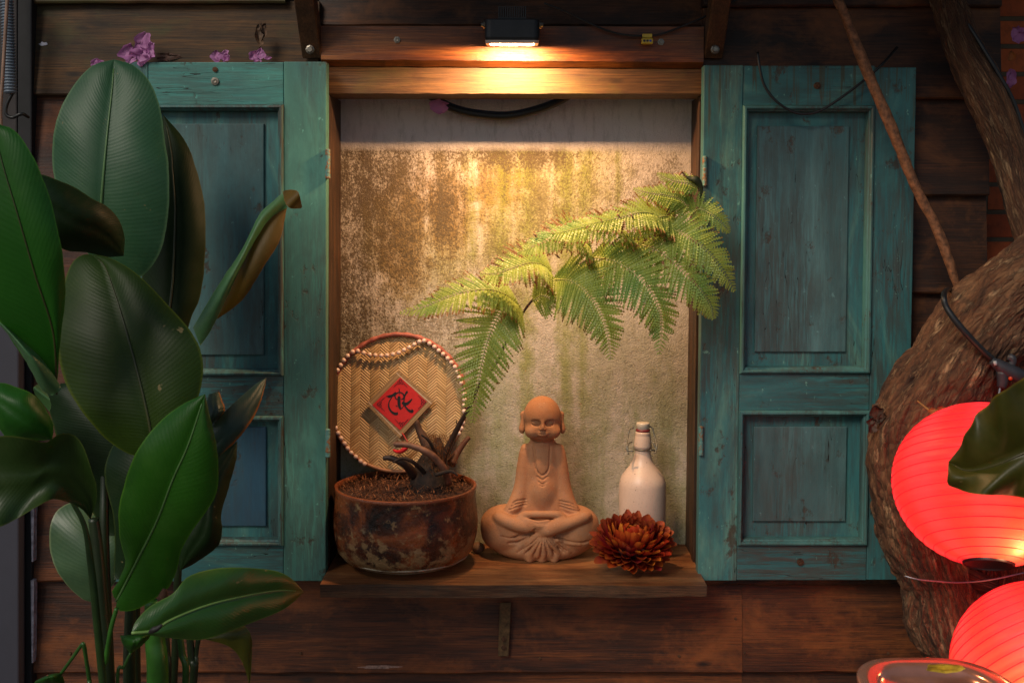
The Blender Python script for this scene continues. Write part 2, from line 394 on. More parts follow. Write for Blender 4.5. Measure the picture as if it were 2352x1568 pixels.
for i, (a, b) in enumerate(rows):
    xr = [2290, 2290, 2262, 2258, 2252, 2255, 2255, 2250, 2250, 2260, 2260][i]
    if b < 1330: lap('board', 1611, xr, a + 8, b + 8, M['board'])
    elif b < 1540: lap('board', 1700.7, xr, a, b - 2, M['board_warm'])
    else: lap('board', 1700.7, xr, a, b, M['board'])
for (nx_, ny_, yy_) in ((120, 196, -.021), (398, 104, -.012), (560, 30, -.004), (690, 1500, -.024), (1240, 1512, -.025), (1560, 1506, -.025), (1690, 1420, -.016), (1712, 1500, -.024), (2236, 420, -.022), (2236, 645, -.022), (2130, 420, -.022), (2040, 1500, -.024), (160, 1500, -.024), (148, 1296, -.022)):
    screw(wall, nx_, ny_, yy_, 3.4, M['rust'], 'nail')
# boards above the niche
lap('board', 660.7, 1610, -210, -30, M['board'], 0.02)
lap('board', 735.7, 1610.3, -40, 64, M['board'], 0.03)
# deep backing so nothing shows through the laps (solid timber behind)
def wbox(name, x0, x1, y0, y1, yf, yb, mat, parent, bev=0.0): return slab(name, rect(x0, y0, x1, y1), yf, yb, mat, parent, bev)
wbox('backing', 74, 728, -210, 1990, 0.013, 0.06, M['board'], wall)
wbox('backing', 1625, 2235, -210, 1990, 0.013, 0.06, M['board'], wall)
wbox('backing', 729, 1624, 1352, 1990, 0.013, 0.06, M['board'], wall)
wbox('backing', 660, 1624, -210, 60, 0.045, 0.07, M['board'], wall)
# upper beam with bevelled under-edge
def beam(name, x0, x1, y0, y1, yf, yb, mat, cham, parent, wav=0.0012, seed=0, dy=0):
    n = 60; v = []; f = []
    for i in range(n + 1):
        px = x0 + (x1 - x0) * i / n; q = dy * i / n; a = P(px, y0 + q * .3, yf); b = P(px, y1 + q, yf)
        w = wav * noise.noise(Vector((px * 0.02, seed, 0))) + wav * .5 * noise.noise(Vector((px * 0.09, seed, 5)))
        for (y, z) in ((yb, a.z), (yf, a.z), (yf, b.z + w), (yf + cham[0], b.z + w - cham[1]), (yb, b.z + w - cham[1])): v.append((b.x, y, z))
    for i in range(n):
        for k in range(5):
            k2 = (k + 1) % 5; f.append((i * 5 + k, i * 5 + k2, (i + 1) * 5 + k2, (i + 1) * 5 + k))
    f.append((4, 3, 2, 1, 0)); f.append(tuple(n * 5 + k for k in range(5)))
    return mesh(name, v, f, mat, parent)
ub = beam('beam', 737, 1616, 60, 137, -0.035, 0.02, M['beam'], (0.024, 0.011), wall, 0.0012, 1, 6)
tag(ub, 'reddish beam directly under the floodlight')
lb = beam('lintel', 752, 1616, 140, 215, -0.004, 0.10, M['lintel'], (0.010, 0.002), wall, 0.0012, 2)
for (x, y) in ((912, 92), (1518, 97)): screw(ub, x, y, -0.036, 8, M['steel'], 'bolt')
screw(ub, 1213, 97, -0.036, 8, M['steel'], 'bolt')
# jambs and side reveals of the niche
slab('jamb', [(733, 214), (733, 1352), (757, 1352), (757, 214)], -0.001, 0.17, M['jamb'], wall, 0.002)
def jamb_r():
    fr = [P(1590, 214, 0.155), P(1570, 1352, 0.155)]
    a, b = P(1616, 214, -0.002), P(1599, 1352, -0.002); c, d = P(1640, 214, -0.002), P(1640, 1352, -0.002)
    # opening edge recedes square to the wall; a thin stop batten stands against the plaster
    v, f = hexa([a, b, d, c], [Vector((p.x, 0.17, p.z)) for p in (a, b, d, c)])
    o = mesh('jamb', v, f, M['jamb'], wall); bevel(o, .002)
jamb_r()
for pts, yf in (([(1606, 216), (1591, 1352), (1599, 1352), (1614, 216)], 0.02),):
    slab('batten', pts, yf, 0.05, M['jamb'], wall, 0.001)
# paint marks on the boards
t = NT('pale_smear'); n_ = t.noise(t.map(t.coord('Position'), (200, 200, 40)), 1.0, 5, 0.7)
smear = t.fin((0.42, 0.33, 0.30), 0.8)
def blobmesh(name, cx, cy, rx, ry, y, mat, parent, seed=0, n=26, jag=0.35, th=0.0012):
    v = []; 
    for k in range(n):
        a = 2 * math.pi * k / n; r = 1 + jag * noise.noise(Vector((math.cos(a) * 1.7, math.sin(a) * 1.7, seed * 3.1)))* 2
        v.append(P(cx + rx * r * math.cos(a), cy + ry * r * math.sin(a), y))
    v2 = [q + Vector((0, th, 0)) for q in v]
    f = [tuple(range(n)), tuple(reversed(range(n, 2 * n)))] + [(k, n + k, n + (k + 1) % n, (k + 1) % n) for k in range(n)]
    return mesh(name, v + v2, f, mat, parent)
pm = plain('dried_white_paint', (0.5, 0.5, 0.58), 0.6)
tag(blobmesh("paint_splat", 99, 101, 8, 4.5, -0.0165, pm, wall, 3), "small white splat on the mossy board")

# ---- plaster wall in the niche
pw = [P(700, 100, 0.17), P(700, 1420, 0.17), P(1680, 1420, 0.17), P(1680, 100, 0.17)]
v, f = hexa(pw, [Vector((p.x, 0.3, p.z)) for p in pw])
o = mesh('plaster_wall', v, f, M['plaster'], org=(pw[1] + pw[2]) / 2); tag(o, 'rough pinkish plaster wall stained with moss and dark lichen inside the niche', 'wall')

# ---- brick wall at right
bw = [P(2215, -300, 0.13), P(2215, 2400, 0.13), P(3200, 2400, 0.13), P(3200, -300, 0.13)]
v, f = hexa(bw, [Vector((p.x, 0.35, p.z)) for p in bw])
o = mesh('brick_wall', v, f, M['brick'], org=Vector((bw[1].x, 0.2, GZ))); tag(o, 'red brick wall behind the tree at the right edge', 'wall')

# ---- awning overhead (out of frame) carried by two braces, its span shaped to shade the top right
AW = P(1176, -200, 0).z + 0.16
rf = thing('awning', (0, -0.3, AW), 'unseen brown plank awning over the wooden wall above the floodlight', 'roof')
v, f = hexa([(-0.60, -0.78, AW - .02), (-0.60, -0.78, AW - .05), (2.2, -0.78, AW - .05), (2.2, -0.78, AW - .02)], [(-0.60, 0.05, AW + .13), (-0.60, 0.05, AW + .10), (2.2, 0.05, AW + .10), (2.2, 0.05, AW + .13)])
mesh('soffit', v, f, M['board'], rf)
def brace(x0, x1, yb, label):
    a, b = P(x0, 136, -0.03), P(x1, 136, -0.03); a = Vector((a.x, -0.028, a.z)); b = Vector((b.x, -0.028, b.z))
    o = thing('roof_brace', (a + b) / 2, label, 'brace', 'diagonal timber braces under the awning')
    d = Vector((0, -0.5, 0.5 * 1.15)); th = Vector((0, -0.024, -0.026))
    v = []
    for q in (0, 1):
        for c in (a, b): v += [c + d * q + Vector((0, 0, .0)), c + d * q + Vector((0, 0, 0.055))]
    lo = [a, b, b + Vector((0, -.001, .07)), a + Vector((0, -.001, .07))]
    v, f = hexa(lo, [p + d for p in lo]); m = mesh('timber', v, f, M['brace'], o); bevel(m, .003)
    c = (a + b) / 2 + d * 0.035 ; A = Matrix.Rotation(R(90), 3, 'X')
    vv, ff, _ = lathe_geo([(1e-5, .008), (.006, .008), (.007, .004), (.010, .003), (.010, -.006)], c + Vector((0, -.004, -.002)), 8, A)
    mesh('bolt', vv, ff, M['steel'], o); return o
brace(694, 738, 0, 'dark timber brace left of the floodlight, above the left shutter')
brace(1617, 1660, 0, 'brown timber brace right of the floodlight, beside the right shutter')
# ------------------------------------------------------------------ shutters
SY = -0.065
def shutter(side):
    if side == 'R':
        TL, TR, BR, BL = (1617, 150), (2105, 157), (2083, 1330), (1603, 1334)
        lab = 'weathered teal shutter with brown drips along its top, right of the niche'
    else:
        TL, TR, BR, BL = (240, 141), (750, 143), (748, 1335), (246, 1335)
        lab = 'weathered teal shutter left of the niche, half hidden by leaves'
    base = P((BL[0] + BR[0]) / 2, BL[1], SY + 0.02)
    o = thing('shutter', base, lab, 'shutter', 'teal window shutters beside the niche')
    def q(px, py, w=0.0):
        "px,py given at the top/bottom skew of the shutter; w = metres proud of the stile face"
        p = P(px, py, SY); return Vector((p.x, SY - w, p.z))
    def sx(x, py):     # x coordinate (given at the top) slid along the shutter's lean
        v = (py - TL[1]) / (BL[1] - TL[1]); k = (x - TL[0]) / (TR[0] - TL[0])
        return (TL[0] + (BL[0] - TL[0]) * v) * (1 - k) + (TR[0] + (BR[0] - TR[0]) * v) * k
    def piece(name, x0, x1, y0, y1, mat, w0=0.0, w1=-0.034, y0r=None, y1r=None, bev=0.0018):
        y0r = y0 if y0r is None else y0r; y1r = y1 if y1r is None else y1r
        fr = [q(sx(x0, y0), y0, w0), q(sx(x0, y1), y1, w0), q(sx(x1, y1r), y1r, w0), q(sx(x1, y0r), y0r, w0)]
        v, f = hexa(fr, [Vector((p.x, SY - w1, p.z)) for p in fr]); m = mesh(name, v, f, mat, o); bevel(m, bev); return m
    if side == 'R': xs = (1617, 1708.0, 2010.0, 2105); ys = (150, 243, 857, 943, 1251, 1332); pan = ((1745, 1958, 288, 810), (1746, 1964, 982, 1201))
    else: xs = (240, 340, 651, 750); ys = (142, 241, 862, 955, 1252, 1335); pan = ((384, 603, 283, 817), (384, 608, 983, 1212))
    g = 0.6
    piece('stile', xs[0], xs[1] - g, ys[0], ys[5] + 1, M['teal_drip_v'] if side == 'R' else M['teal_v'])
    piece('stile', xs[2] + g, xs[3], ys[0] + (5 if side == 'R' else 0), ys[5] - 1, M['teal_drip_v'] if side == 'R' else M['teal_bright_v'])
    top = piece('rail', xs[1], xs[2], ys[0] + 1, ys[1], M['teal_drip'] if side == 'R' else M['teal_bright'], -0.0005)
    piece('rail', xs[1], xs[2], ys[2], ys[3], M['teal_h'], -0.0005)
    bot = piece('rail', xs[1], xs[2], ys[4], ys[5], M['teal_h'], -0.0005)
    # bolection mouldings, mitred
    prof = [(-1.0, 0.0), (0.3, 0.005), (2.5, 0.009), (6, 0.0095), (8.5, 0.007), (9.5, 0.002), (12.5, 0.000), (14, -0.008), (14.5, -0.024)]
    for (ya, yb), (px0, px1, py0, py1) in zip(((ys[1], ys[2]), (ys[3], ys[4])), pan):
        v = []; f = []; m = len(prof)
        for (cx, cy, ix, iy) in ((xs[1], ya, 1, 1), (xs[1], yb, 1, -1), (xs[2], yb, -1, -1), (xs[2], ya, -1, 1)):
            for (a, w) in prof:
                yy = cy + iy * a; v.append(q(sx(cx + ix * a, yy), yy, w))
        for k in range(4):
            k2 = (k + 1) % 4
            for i in range(m - 1): f.append((k * m + i, k2 * m + i, k2 * m + i + 1, k * m + i + 1))
        mo = mesh('moulding', v, f, M['teal_bead'], o)
        pn = piece('panel', xs[1] + 2, xs[2] - 2, ya + 2, yb - 2, M['teal_v'], -0.020, -0.031, bev=0)
        # raised field with a small ovolo step
        e = 5; v = []; f = []
        for (ins, w) in ((0, -0.020), (0.4, -0.0145), (2.0, -0.0135)):
            for (cx, cy, ix, iy) in ((px0, py0, 1, 1), (px0, py1, 1, -1), (px1, py1, -1, -1), (px1, py0, -1, 1)):
                yy = cy + iy * ins; v.append(q(sx(cx + ix * ins, yy), yy, w))
        for r in range(2):
            for k in range(4):
                k2 = (k + 1) % 4; f.append((r * 4 + k, r * 4 + k2, (r + 1) * 4 + k2, (r + 1) * 4 + k))
        f.append((8, 9, 10, 11))
        mesh('raised_field', v, f, M['blue_panel'] if side == 'L' and ya > 900 else M['teal_panel'], pn)
    # screws
    if side == 'L':
        screw(top, 494, 160, SY - .001, 6, M['rust']); screw(top, 494, 187, SY - .001, 9, M['steel']); screw(bot, 494, 1318, SY - .001, 6, M['rust'])
    else:
        screw(top, 1877, 197, SY - .001, 8, M['rust']); screw(bot, 1838, 1290, SY - .001, 8, M['rust'])
    # barrel hinges on the niche side
    hm = M['hinge']
    for (hx, h0, h1) in (((753, 342, 411), (753, 984, 1050)) if side == 'L' else ((1619, 358, 428), (1610, 978, 1046))):
        s = S(SY); x = P(hx, h0, SY - .006)
        n = 40; pr = []
        v, f, _ = tube_geo([P(hx, h0 + (h1 - h0) * i / n, SY - .004) for i in range(n + 1)], [5.6 * s * (0.35 if i in (0, n) else 1) * (1 + .12 * noise.noise(Vector((i * .5, hx, 0)))) for i in range(n + 1)], 14)
        h = mesh('hinge', v, f, hm, o, True)
        hx2 = hx + (4 if side == 'R' else -4)
        a = hx2 - 7 if side == 'R' else hx2 - 2
        vv, ff = hexa([P(a, h0 + 2, SY - .003), P(a, h1 - 2, SY - .003), P(a + 9, h1 - 2, SY - .003), P(a + 9, h0 + 2, SY - .003)], [P(a, h0 + 2, SY + .02), P(a, h1 - 2, SY + .02), P(a + 9, h1 - 2, SY + .02), P(a + 9, h0 + 2, SY + .02)])
        mesh('hinge_leaf', vv, ff, hm, h)
    return o
t = NT('peeling_hinge_paint'); co = t.coord('Position'); n_ = t.noise(t.map(co, (90, 90, 60)), 1.0, 6, 0.7)
M['hinge'] = t.fin(t.mix(t.step(n_, 0.50, 0.56), (0.11, 0.27, 0.24), (0.26, 0.12, 0.045)), 0.6, t.bump(n_, 1.0, 0.004))
M['blue_panel'] = teal('bluish_panel', (0.035, 0.105, 0.165), (0.025, 0.07, 0.11), 2, 0.25, pale=(0.06, 0.16, 0.22))
shutter('L'); shutter('R')

# ------------------------------------------------------------------ shelf
shf = thing('shelf', P(1180, 1360, -0.02), 'thick brown wooden shelf across the foot of the niche', 'shelf')
FZ = P(1180, 1343, -0.15).z            # top surface
def shelf_board():
    nx, ny = 90, 10; v = []; f = []
    xl0, xr0 = P(735, 1350, -0.15).x, P(1624, 1335, -0.15).x; xl1, xr1 = P(760, 1280, 0.165).x, P(1577, 1265, 0.165).x
    rows = []
    for j in range(ny + 1):
        y = -0.15 + 0.315 * j / ny; row = []
        for i in range(nx + 1):
            k = i / nx; a, b = xl0 + (xl1 - xl0) * 0, xr0
            x = a + (b - a) * k; yy = y
            if j == 0: yy += 0.0035 * noise.noise(Vector((x * 5, 0, 0))) + 0.0015 * noise.noise(Vector((x * 25, 0, 3)))
            row.append(len(v)); v.append((x, yy, FZ + 0.0008 * noise.noise(Vector((x * 9, y * 40, 1)))))
        rows.append(row)
    bot = []
    for i in range(nx + 1):
        x, yy, z = v[rows[0][i]]; k = i / nx
        thick = 0.031 - 0.005 * k + 0.004 * noise.noise(Vector((x * 6, 2, 0))) + 0.0015 * noise.noise(Vector((x * 30, 2, 0)))
        bot.append(len(v)); v.append((x, yy + 0.004, z - thick))
    bb = []
    for i in range(nx + 1): x, yy, z = v[rows[-1][i]]; bb.append(len(v)); v.append((x, yy, z - 0.03))
    top = []
    for j in range(ny):
        for i in range(nx): f.append((rows[j][i], rows[j][i + 1], rows[j + 1][i + 1], rows[j + 1][i]))
    nf = len(f)
    for i in range(nx): f.append((bot[i], bot[i + 1], rows[0][i + 1], rows[0][i])); 
    e = len(f)
    for i in range(nx): f.append((bb[i], bb[i + 1], bot[i + 1], bot[i])); f.append((rows[-1][i], rows[-1][i + 1], bb[i + 1], bb[i]))
    f.append(tuple([rows[j][0] for j in range(ny + 1)] + [bb[0], bot[0]])); f.append(tuple([bot[-1], bb[-1]] + [rows[j][-1] for j in range(ny, -1, -1)]))
    o = mesh('board', v, f, M['shelf'], shf); o.data.materials.append(M['shelf_end'])
    for k in range(nf, e): o.data.polygons[k].material_index = 1
    for k in (len(f) - 1, len(f) - 2): o.data.polygons[k].material_index = 1
shelf_board()
# steel angle bracket under it
bk = tube('bracket', [P(1160, 1384, -0.012), P(1160, 1500, -0.012)], 0.004, M['rust'], shf)
v, f = hexa([P(1148, 1383, -0.034), P(1144, 1506, -0.034), P(1168, 1506, -0.034), P(1174, 1383, -0.034)], [P(1148, 1383, -0.03), P(1144, 1506, -0.03), P(1168, 1506, -0.03), P(1174, 1383, -0.03)])
bp = mesh('bracket_plate', v, f, plain('rusted_bracket', (0.13, 0.075, 0.032), .7, .3, .5, 80, .6), shf); bevel(bp, .001)
for yy in (1466, 1486): screw(bp, 1157, yy, -0.035, 6, M['rust'])
# pale scratched patch at the foot of the lower board
tag(blobmesh('bare_patch', 872, 1531, 42, 3.6, -0.0265, plain('bare_wood', (0.33, 0.21, 0.17), .8, 0, .5, 120), wall, 8, 40, .3), 'pale scraped patch on the lower edge of the bottom board')

# ------------------------------------------------------------------ floodlight
fl = thing('floodlight', P(1176, 45, -0.04), 'black square floodlight glowing on the beam above the niche', 'lamp')
def floodlight():
    yb, yf = -0.070, -0.205
    zt, zb = P(1176, 32, yf).z, P(1176, 81, yf).z; x0, x1 = P(1113, 60, yf).x, P(1240, 60, yf).x
    def rr(z, ins, yA=yf, yB=yb, r=0.012, n=5):
        pts = []
        for (cx, cy, a0) in ((x1 - ins - r, yB - ins - r, 0), (x0 + ins + r, yB - ins - r, 90), (x0 + ins + r, yA + ins + r, 180), (x1 - ins - r, yA + ins + r, 270)):
            for k in range(n + 1): a = R(a0 + 90 * k / n); pts.append(Vector((cx + r * math.cos(a), cy + r * math.sin(a), z)))
        return pts
    def shell(levels, cap=True):
        v = []; f = []; m = 24
        for (z, ins) in levels: v += rr(z, ins)
        for i in range(len(levels) - 1):
            for k in range(m): k2 = (k + 1) % m; f.append((i * m + k, i * m + k2, (i + 1) * m + k2, (i + 1) * m + k))
        if cap: f.append(tuple(range(m))); 
        return v, f
    v, f = shell([(zt, .006), (zt - .002, .001), (zb + .006, 0), (zb, .001)]); mesh('housing', v, f, M['blackmetal'], fl)
    bz = plain('pale_bezel', (0.55, 0.45, 0.40), .35, .2)
    v, f = shell([(zb - .0002, .001), (zb - .0065, .002), (zb - .0065, .010), (zb - .0005, .011)], False); mesh('bezel', v, f, bz, fl)
    e = NT('lamp_glow'); e.b.inputs['Emission Color'].default_value = (1, .72, .38, 1); e.b.inputs['Emission Strength'].default_value = 3
    v = rr(zb - .0015, .0112); mesh('glass', v, [tuple(range(24))], e.fin((.9, .8, .6), .2), fl)
    n = 13; v = []; f = []                                     # heat-sink fins rising from the back
    for i in range(n):
        xx = x0 + .030 + (x1 - x0 - .060) * i / (n - 1)
        g_ = hexa([(xx - .0012, yf + .02, zt + .028), (xx - .0012, yf + .02, zt - .001), (xx + .0012, yf + .02, zt - .001), (xx + .0012, yf + .02, zt + .028)], [(xx - .0012, yb - .02, zt + .028), (xx - .0012, yb - .02, zt - .001), (xx + .0012, yb - .02, zt - .001), (xx + .0012, yb - .02, zt + .028)])
        v, f = join((v, f), g_)
    g_ = hexa([(x0 + .028, yf + .022, zt + .004), (x0 + .028, yf + .022, zt - .001), (x1 - .028, yf + .022, zt - .001), (x1 - .028, yf + .022, zt + .004)], [(x0 + .028, yb - .02, zt + .004), (x0 + .028, yb - .02, zt - .001), (x1 - .028, yb - .02, zt - .001), (x1 - .028, yb - .02, zt + .004)])
    v, f = join((v, f), g_); mesh('heat_sink', v, f, M['blackmetal'], fl)
    zc = zt - .008; yc = (yf + yb) / 2                       # U-bracket and side bolts
    pts = [Vector((x0 - .004, yc, zc)), Vector((x0 - .004, -0.045, zc)), Vector((x0 - .004, -0.038, zc)), Vector((x1 + .004, -0.038, zc)), Vector((x1 + .004, -0.045, zc)), Vector((x1 + .004, yc, zc))]
    v, f, _ = tube_geo(pts, .004, 8, True); mesh('bracket', v, f, M['blackmetal'], fl)
    for sx_, xx in ((-1, x0), (1, x1)):
        A = Matrix.Rotation(R(90 * sx_), 3, 'Y'); v, f, _ = lathe_geo([(1e-5, .009), (.005, .009), (.005, .005), (.008, .0045), (.008, 0)], (xx, yc, zc), 12, A); mesh('side_bolt', v, f, M['steel'], fl)
    L = bpy.data.lights.new('flood', 'AREA'); L.shape = 'RECTANGLE'; L.size = .10; L.size_y = .032; L.energy = LAMP_W; L.color = (1.0, 0.575, 0.28); L.spread = R(178)
    lo = bpy.data.objects.new('flood_beam', L); lo.location = ((x0 + x1) / 2, -.143, zb - .009); link(lo); lo.rotation_euler = (R(18), 0, 0)
    for o_ in fl.children:
        for q_ in o_.data.vertices: q_.co.z -= (-0.070 - (q_.co.y + fl.location.y)) * math.tan(R(6)) - 0.004
LAMP_W = 9.2
floodlight()

# ------------------------------------------------------------------ cables, hose
def cable(name, pts, label, cat='cable', mat=None, n=50, kids=None):
    c = P(*pts[0][:3]); o = ptube(name, pts, mat or M['black'], None, n, 10, org=c); return tag(o, label, cat)
cable('hose', [(a, b, .125, r) for a, b, r in ((965, 205, 8), (1000, 228, 9), (1050, 252, 10), (1110, 264, 10.5), (1170, 266, 10.5), (1230, 253, 10), (1285, 232, 9), (1330, 207, 8))], 'thick black hose sagging below the lintel', 'hose')
cable('cable', [(1250, 8, -.05, 2.5), (1298, 27, -.05, 2.5), (1350, 52, -.05, 2.5), (1392, 70, -.05, 2.5), (1431, 80, -.05, 2.5), (1470, 83, -.05, 2.5), (1510, 81, -.05, 2.5), (1560, 64, -.05, 2.5), (1620, 38, -.05, 2.5), (1700, -5, -.05, 2.5)], 'thin dark cable sagging along the beam beside the floodlight')
cable('cable', [(1740, 120, -.085, 3), (1744, 150, -.09, 3), (1755, 195, -.09, 3), (1782, 232, -.09, 3), (1819, 256, -.09, 3), (1852, 262, -.09, 3), (1885, 254, -.09, 3), (1930, 226, -.09, 3), (1987, 183, -.09, 3), (2028, 146, -.09, 3), (2060, 110, -.06, 3)], 'dark cable looping over the top of the right shutter')
cable('cable', [(2196, -10, -.10, 3), (2215, 40, -.13, 4), (2252, 102, -.15, 5), (2300, 182, -.16, 5), (2330, 240, -.16, 5), (2360, 330, -.16, 5), (2390, 430, -.16, 5)], 'black cable running down behind the right edge of the tree limb')
cn = thing('wire_connector', P(1486, 88, -.055), 'small yellow wire connector hanging on the cable by the beam', 'connector')
ym = plain('yellow_plastic', (0.62, 0.42, 0.02), .35)
m = slab('casing', rect(1476, 78, 1498, 87), -.058, -.05, ym, cn, .001); m = slab('casing', rect(1474, 88, 1500, 101), -.062, -.05, ym, cn, .0015)
for x_, c_ in ((1480, (.02, .02, .02)), (1487, (.02, .02, .02)), (1494, (.02, .06, .4))):
    v, f, _ = lathe_geo([(1e-5, .0012), (.0026, .0012), (.0026, -.001)], P(x_, 94, -.062), 12, Matrix.Rotation(R(90), 3, 'X')); mesh('port', v, f, plain('port', c_, .4), cn)

# conduit, cord and posts at far left
t = NT('grey_conduit'); bm_ = t.fin((0.16, 0.20, 0.25), .4)
pts = []; rr_ = []
for i in range(220): py = -60 + 275 * i / 219; pts.append(P(16 + 8 * (py / 220.), py, -.10)); rr_.append((13 + 2.2 * math.sin(i * 2 * math.pi / 5.5)) * S(-.1))
tag(tube('conduit', pts, rr_, bm_, None, 16, True, P(20, 100, -.10)), 'grey corrugated conduit hanging at the top left corner', 'conduit')
cable('cord', [(18, -20, -.16, 4), (12, 80, -.16, 4), (6, 180, -.16, 4), (1, 260, -.16, 4), (6, 360, -.16, 3.5), (4, 500, -.16, 3.5)], 'tan cord hanging down the left edge in front of the grey conduit', 'cord', plain('tan_cord', (.28, .17, .12), .7))
cable('cable', [(30, 212, -.1, 4), (16, 240, -.1, 4), (14, 262, -.1, 4), (28, 270, -.1, 4), (50, 262, -.1, 4), (66, 270, -.08, 3)], 'loose black cable end under the grey conduit')
pst = thing('post', Vector((P(60, 800, -.05).x, -.04, GZ)), 'dark timber post with a grey painted face at the left edge', 'post')
slab('post_body', rect(40, -200, 73, 1990), -0.035, 0.06, plain('dark_post', (.012, .012, .014), .7), pst, .003)
slab('grey_panel', rect(-160, 745, 43, 1990), -0.075, -0.04, plain('grey_paint', (.050, .050, .068), .5, 0, .1, 4), pst, .004)
slab('back_panel', rect(-400, -300, 39, 744), -0.03, 0.03, plain('dark_grey_paint', (.035, .028, .028), .7), pst, .003)
for (a, b) in ((1165, 1290), (1332, 1522)): slab('pale_strip', [(69.5, a), (71, b), (75, b), (77, a)] if 0 else [(70, a), (72, b), (76, b), (78, a)], -0.040, -0.02, plain('light_gap', (.35, .34, .40), .7, 0, .5, 60), pst, .001)  # pale strips stand in for the light gap between post and boards
# ------------------------------------------------------------------ pot
def potmat():
    t = NT('scorched_glaze'); co = t.coord()
    a = t.noise(t.map(co, (11, 11, 14)), 1.0, 7, 0.66, 0.8); b = t.noise(t.map(co, (36, 36, 40), (3, 1, 2)), 1.0, 7, 0.7); s = t.noise(t.map(co, (150, 150, 150)), 1.0, 4, .6)
    z = t.sep(co)[2]
    c = t.ramp(a, [(0.36, (0.008, 0.005, 0.005)), (0.5, (0.07, 0.017, 0.006)), (0.64, (0.24, 0.060, 0.014))])
    m = t.n('MapRange'); t.l(z, m.inputs[0]); m.inputs[1].default_value = 0.115; m.inputs[2].default_value = 0.02; m.clamp = True
    och = t.math('ADD', t.math('MULTIPLY', m.outputs[0], 0.16), b)
    c = t.mix(t.math('MULTIPLY', t.step(och, 0.56, 0.64), 0.8), c, t.mix(s, (0.14, 0.07, 0.022), (0.42, 0.26, 0.12)))
    ash = t.noise(t.map(co, (22, 22, 30), (8, 8, 8)), 1.0, 8, .75)
    c = t.mix(t.math('MULTIPLY', t.step(ash, 0.62, 0.68), 0.6), c, (0.24, 0.17, 0.11))
    c = t.mix(t.step(z, rimz - .008, rimz - .003), c, (0.20, 0.055, 0.020))
    return t.fin(c, t.ramp(b, [(0.4, .25), (0.6, .5)]), t.bump(t.math('ADD', b, t.math('MULTIPLY', s, .3)), .8, .004))
PC = Vector((P(932, 1200, 0.0).x, 0.0, FZ))
pot = thing('pot', PC, 'round brown glazed pot with scorched sides standing on the left of the shelf', 'pot')
rimz = P(932, 1113, 0.0).z - FZ
M['pot'] = potmat()
Rp = 164.5 * S(0)
prof = [(1e-5, .012), (Rp * .60, .014), (Rp * .86, .022), (Rp * .955, .040), (Rp * 1.00, .07), (Rp * 1.01, .10), (Rp * .99, rimz - .014), (Rp * 1.0, rimz - .004), (Rp * .995, rimz), (Rp * .965, rimz + .001), (Rp * .945, rimz - .006), (Rp * .94, rimz - .05)]
def wob(v, amt, fr, sd=0): return [q + Vector((amt * noise.noise(q * fr + Vector((sd, 0, 0))), amt * noise.noise(q * fr + Vector((0, sd, 9))), 0)) for q in v]
pr = []
for i in range(len(prof) - 1):
    for k in range(4): u = k / 4; pr.append((prof[i][0] * (1 - u) + prof[i + 1][0] * u, prof[i][1] * (1 - u) + prof[i + 1][1] * u))
pr.append(prof[-1])
v, f, uv = lathe_geo(pr, PC, 96); mesh('body', wob(v, .003, 14), f, M['pot'], pot, True)
v, f, uv = lathe_geo([(1e-5, 0), (Rp * .50, 0), (Rp * .53, .004), (Rp * .56, .010), (Rp * .80, .017), (Rp * .885, .026), (Rp * .895, .029), (Rp * .87, .030), (Rp * .6, .018)], PC, 64)
mesh('foot', v, f, plain('cream_glaze', (.42, .36, .27), .4, 0, .35, 60), pot, True)
# soil with fibres
def soil():
    n = 64; v = []; f = []; rz = rimz - .012
    for j in range(30):
        r = Rp * .945 * j / 29
        for k in range(n):
            a = 2 * math.pi * k / n; x, y = r * math.cos(a), r * math.sin(a)
            h = .010 * noise.noise(Vector((x * 22, y * 22, 2))) + .006 * noise.noise(Vector((x * 70, y * 70, 5))) + .010 * math.exp(-((x - .03) ** 2 + (y) ** 2) / .006)
            v.append(PC + Vector((x, y, rz + h * (1 - (j / 29) ** 6))))
    for j in range(29):
        for k in range(n): k2 = (k + 1) % n; f.append((j * n + k, j * n + k2, (j + 1) * n + k2, (j + 1) * n + k))
    t = NT('coir_soil'); co = t.coord(); a = t.noise(co, 120, 6, .75); b = t.noise(co, 25, 5, .6)
    m = t.fin(t.ramp(a, [(0.36, (.012, .007, .005)), (0.52, (.07, .022, .008)), (0.68, (.20, .07, .022))]), .95, t.bump(a, 1, .01))
    mesh('soil', v, f, m, pot, True)
    v = []; f = []; uvs = []
    for i in range(1500):
        a = random.random() * 6.283; r = Rp * .93 * math.sqrt(random.random()); x, y = r * math.cos(a), r * math.sin(a)
        p0 = PC + Vector((x, y, rz + .004 + .008 * random.random() + .012 * math.exp(-((x - .03) ** 2 + y ** 2) / .006)))
        L = .006 + .016 * random.random(); d = Vector((random.uniform(-1, 1), random.uniform(-1, 1), random.uniform(-.2, .5))).normalized()
        w = d.cross(Vector((0, .3, 1))).normalized() * random.uniform(.0004, .0012); mid = p0 + d * L * .5 + Vector((0, 0, .003 * random.random())); e = p0 + d * L
        n0 = len(v); v += [p0 - w, p0 + w, mid + w, mid - w, e]; f += [(n0, n0 + 1, n0 + 2, n0 + 3), (n0 + 3, n0 + 2, n0 + 4)]; uvs += [(i / 1500., 0)] * 5
    t = NT('coir_fibre'); r_ = t.sep(t.coord('UV'))[0]; w_ = t.n('TexWhiteNoise', noise_dimensions='1D'); t.l(r_, w_.inputs['W'])
    o = mesh('fibres', v, f, t.fin(t.ramp(w_.outputs['Value'], [(0, (.03, .012, .006)), (.5, (.16, .05, .014)), (.93, (.26, .10, .035)), (1, (.45, .30, .16))]), .9), pot, False, uvs); o['kind'] = 'stuff'
soil()

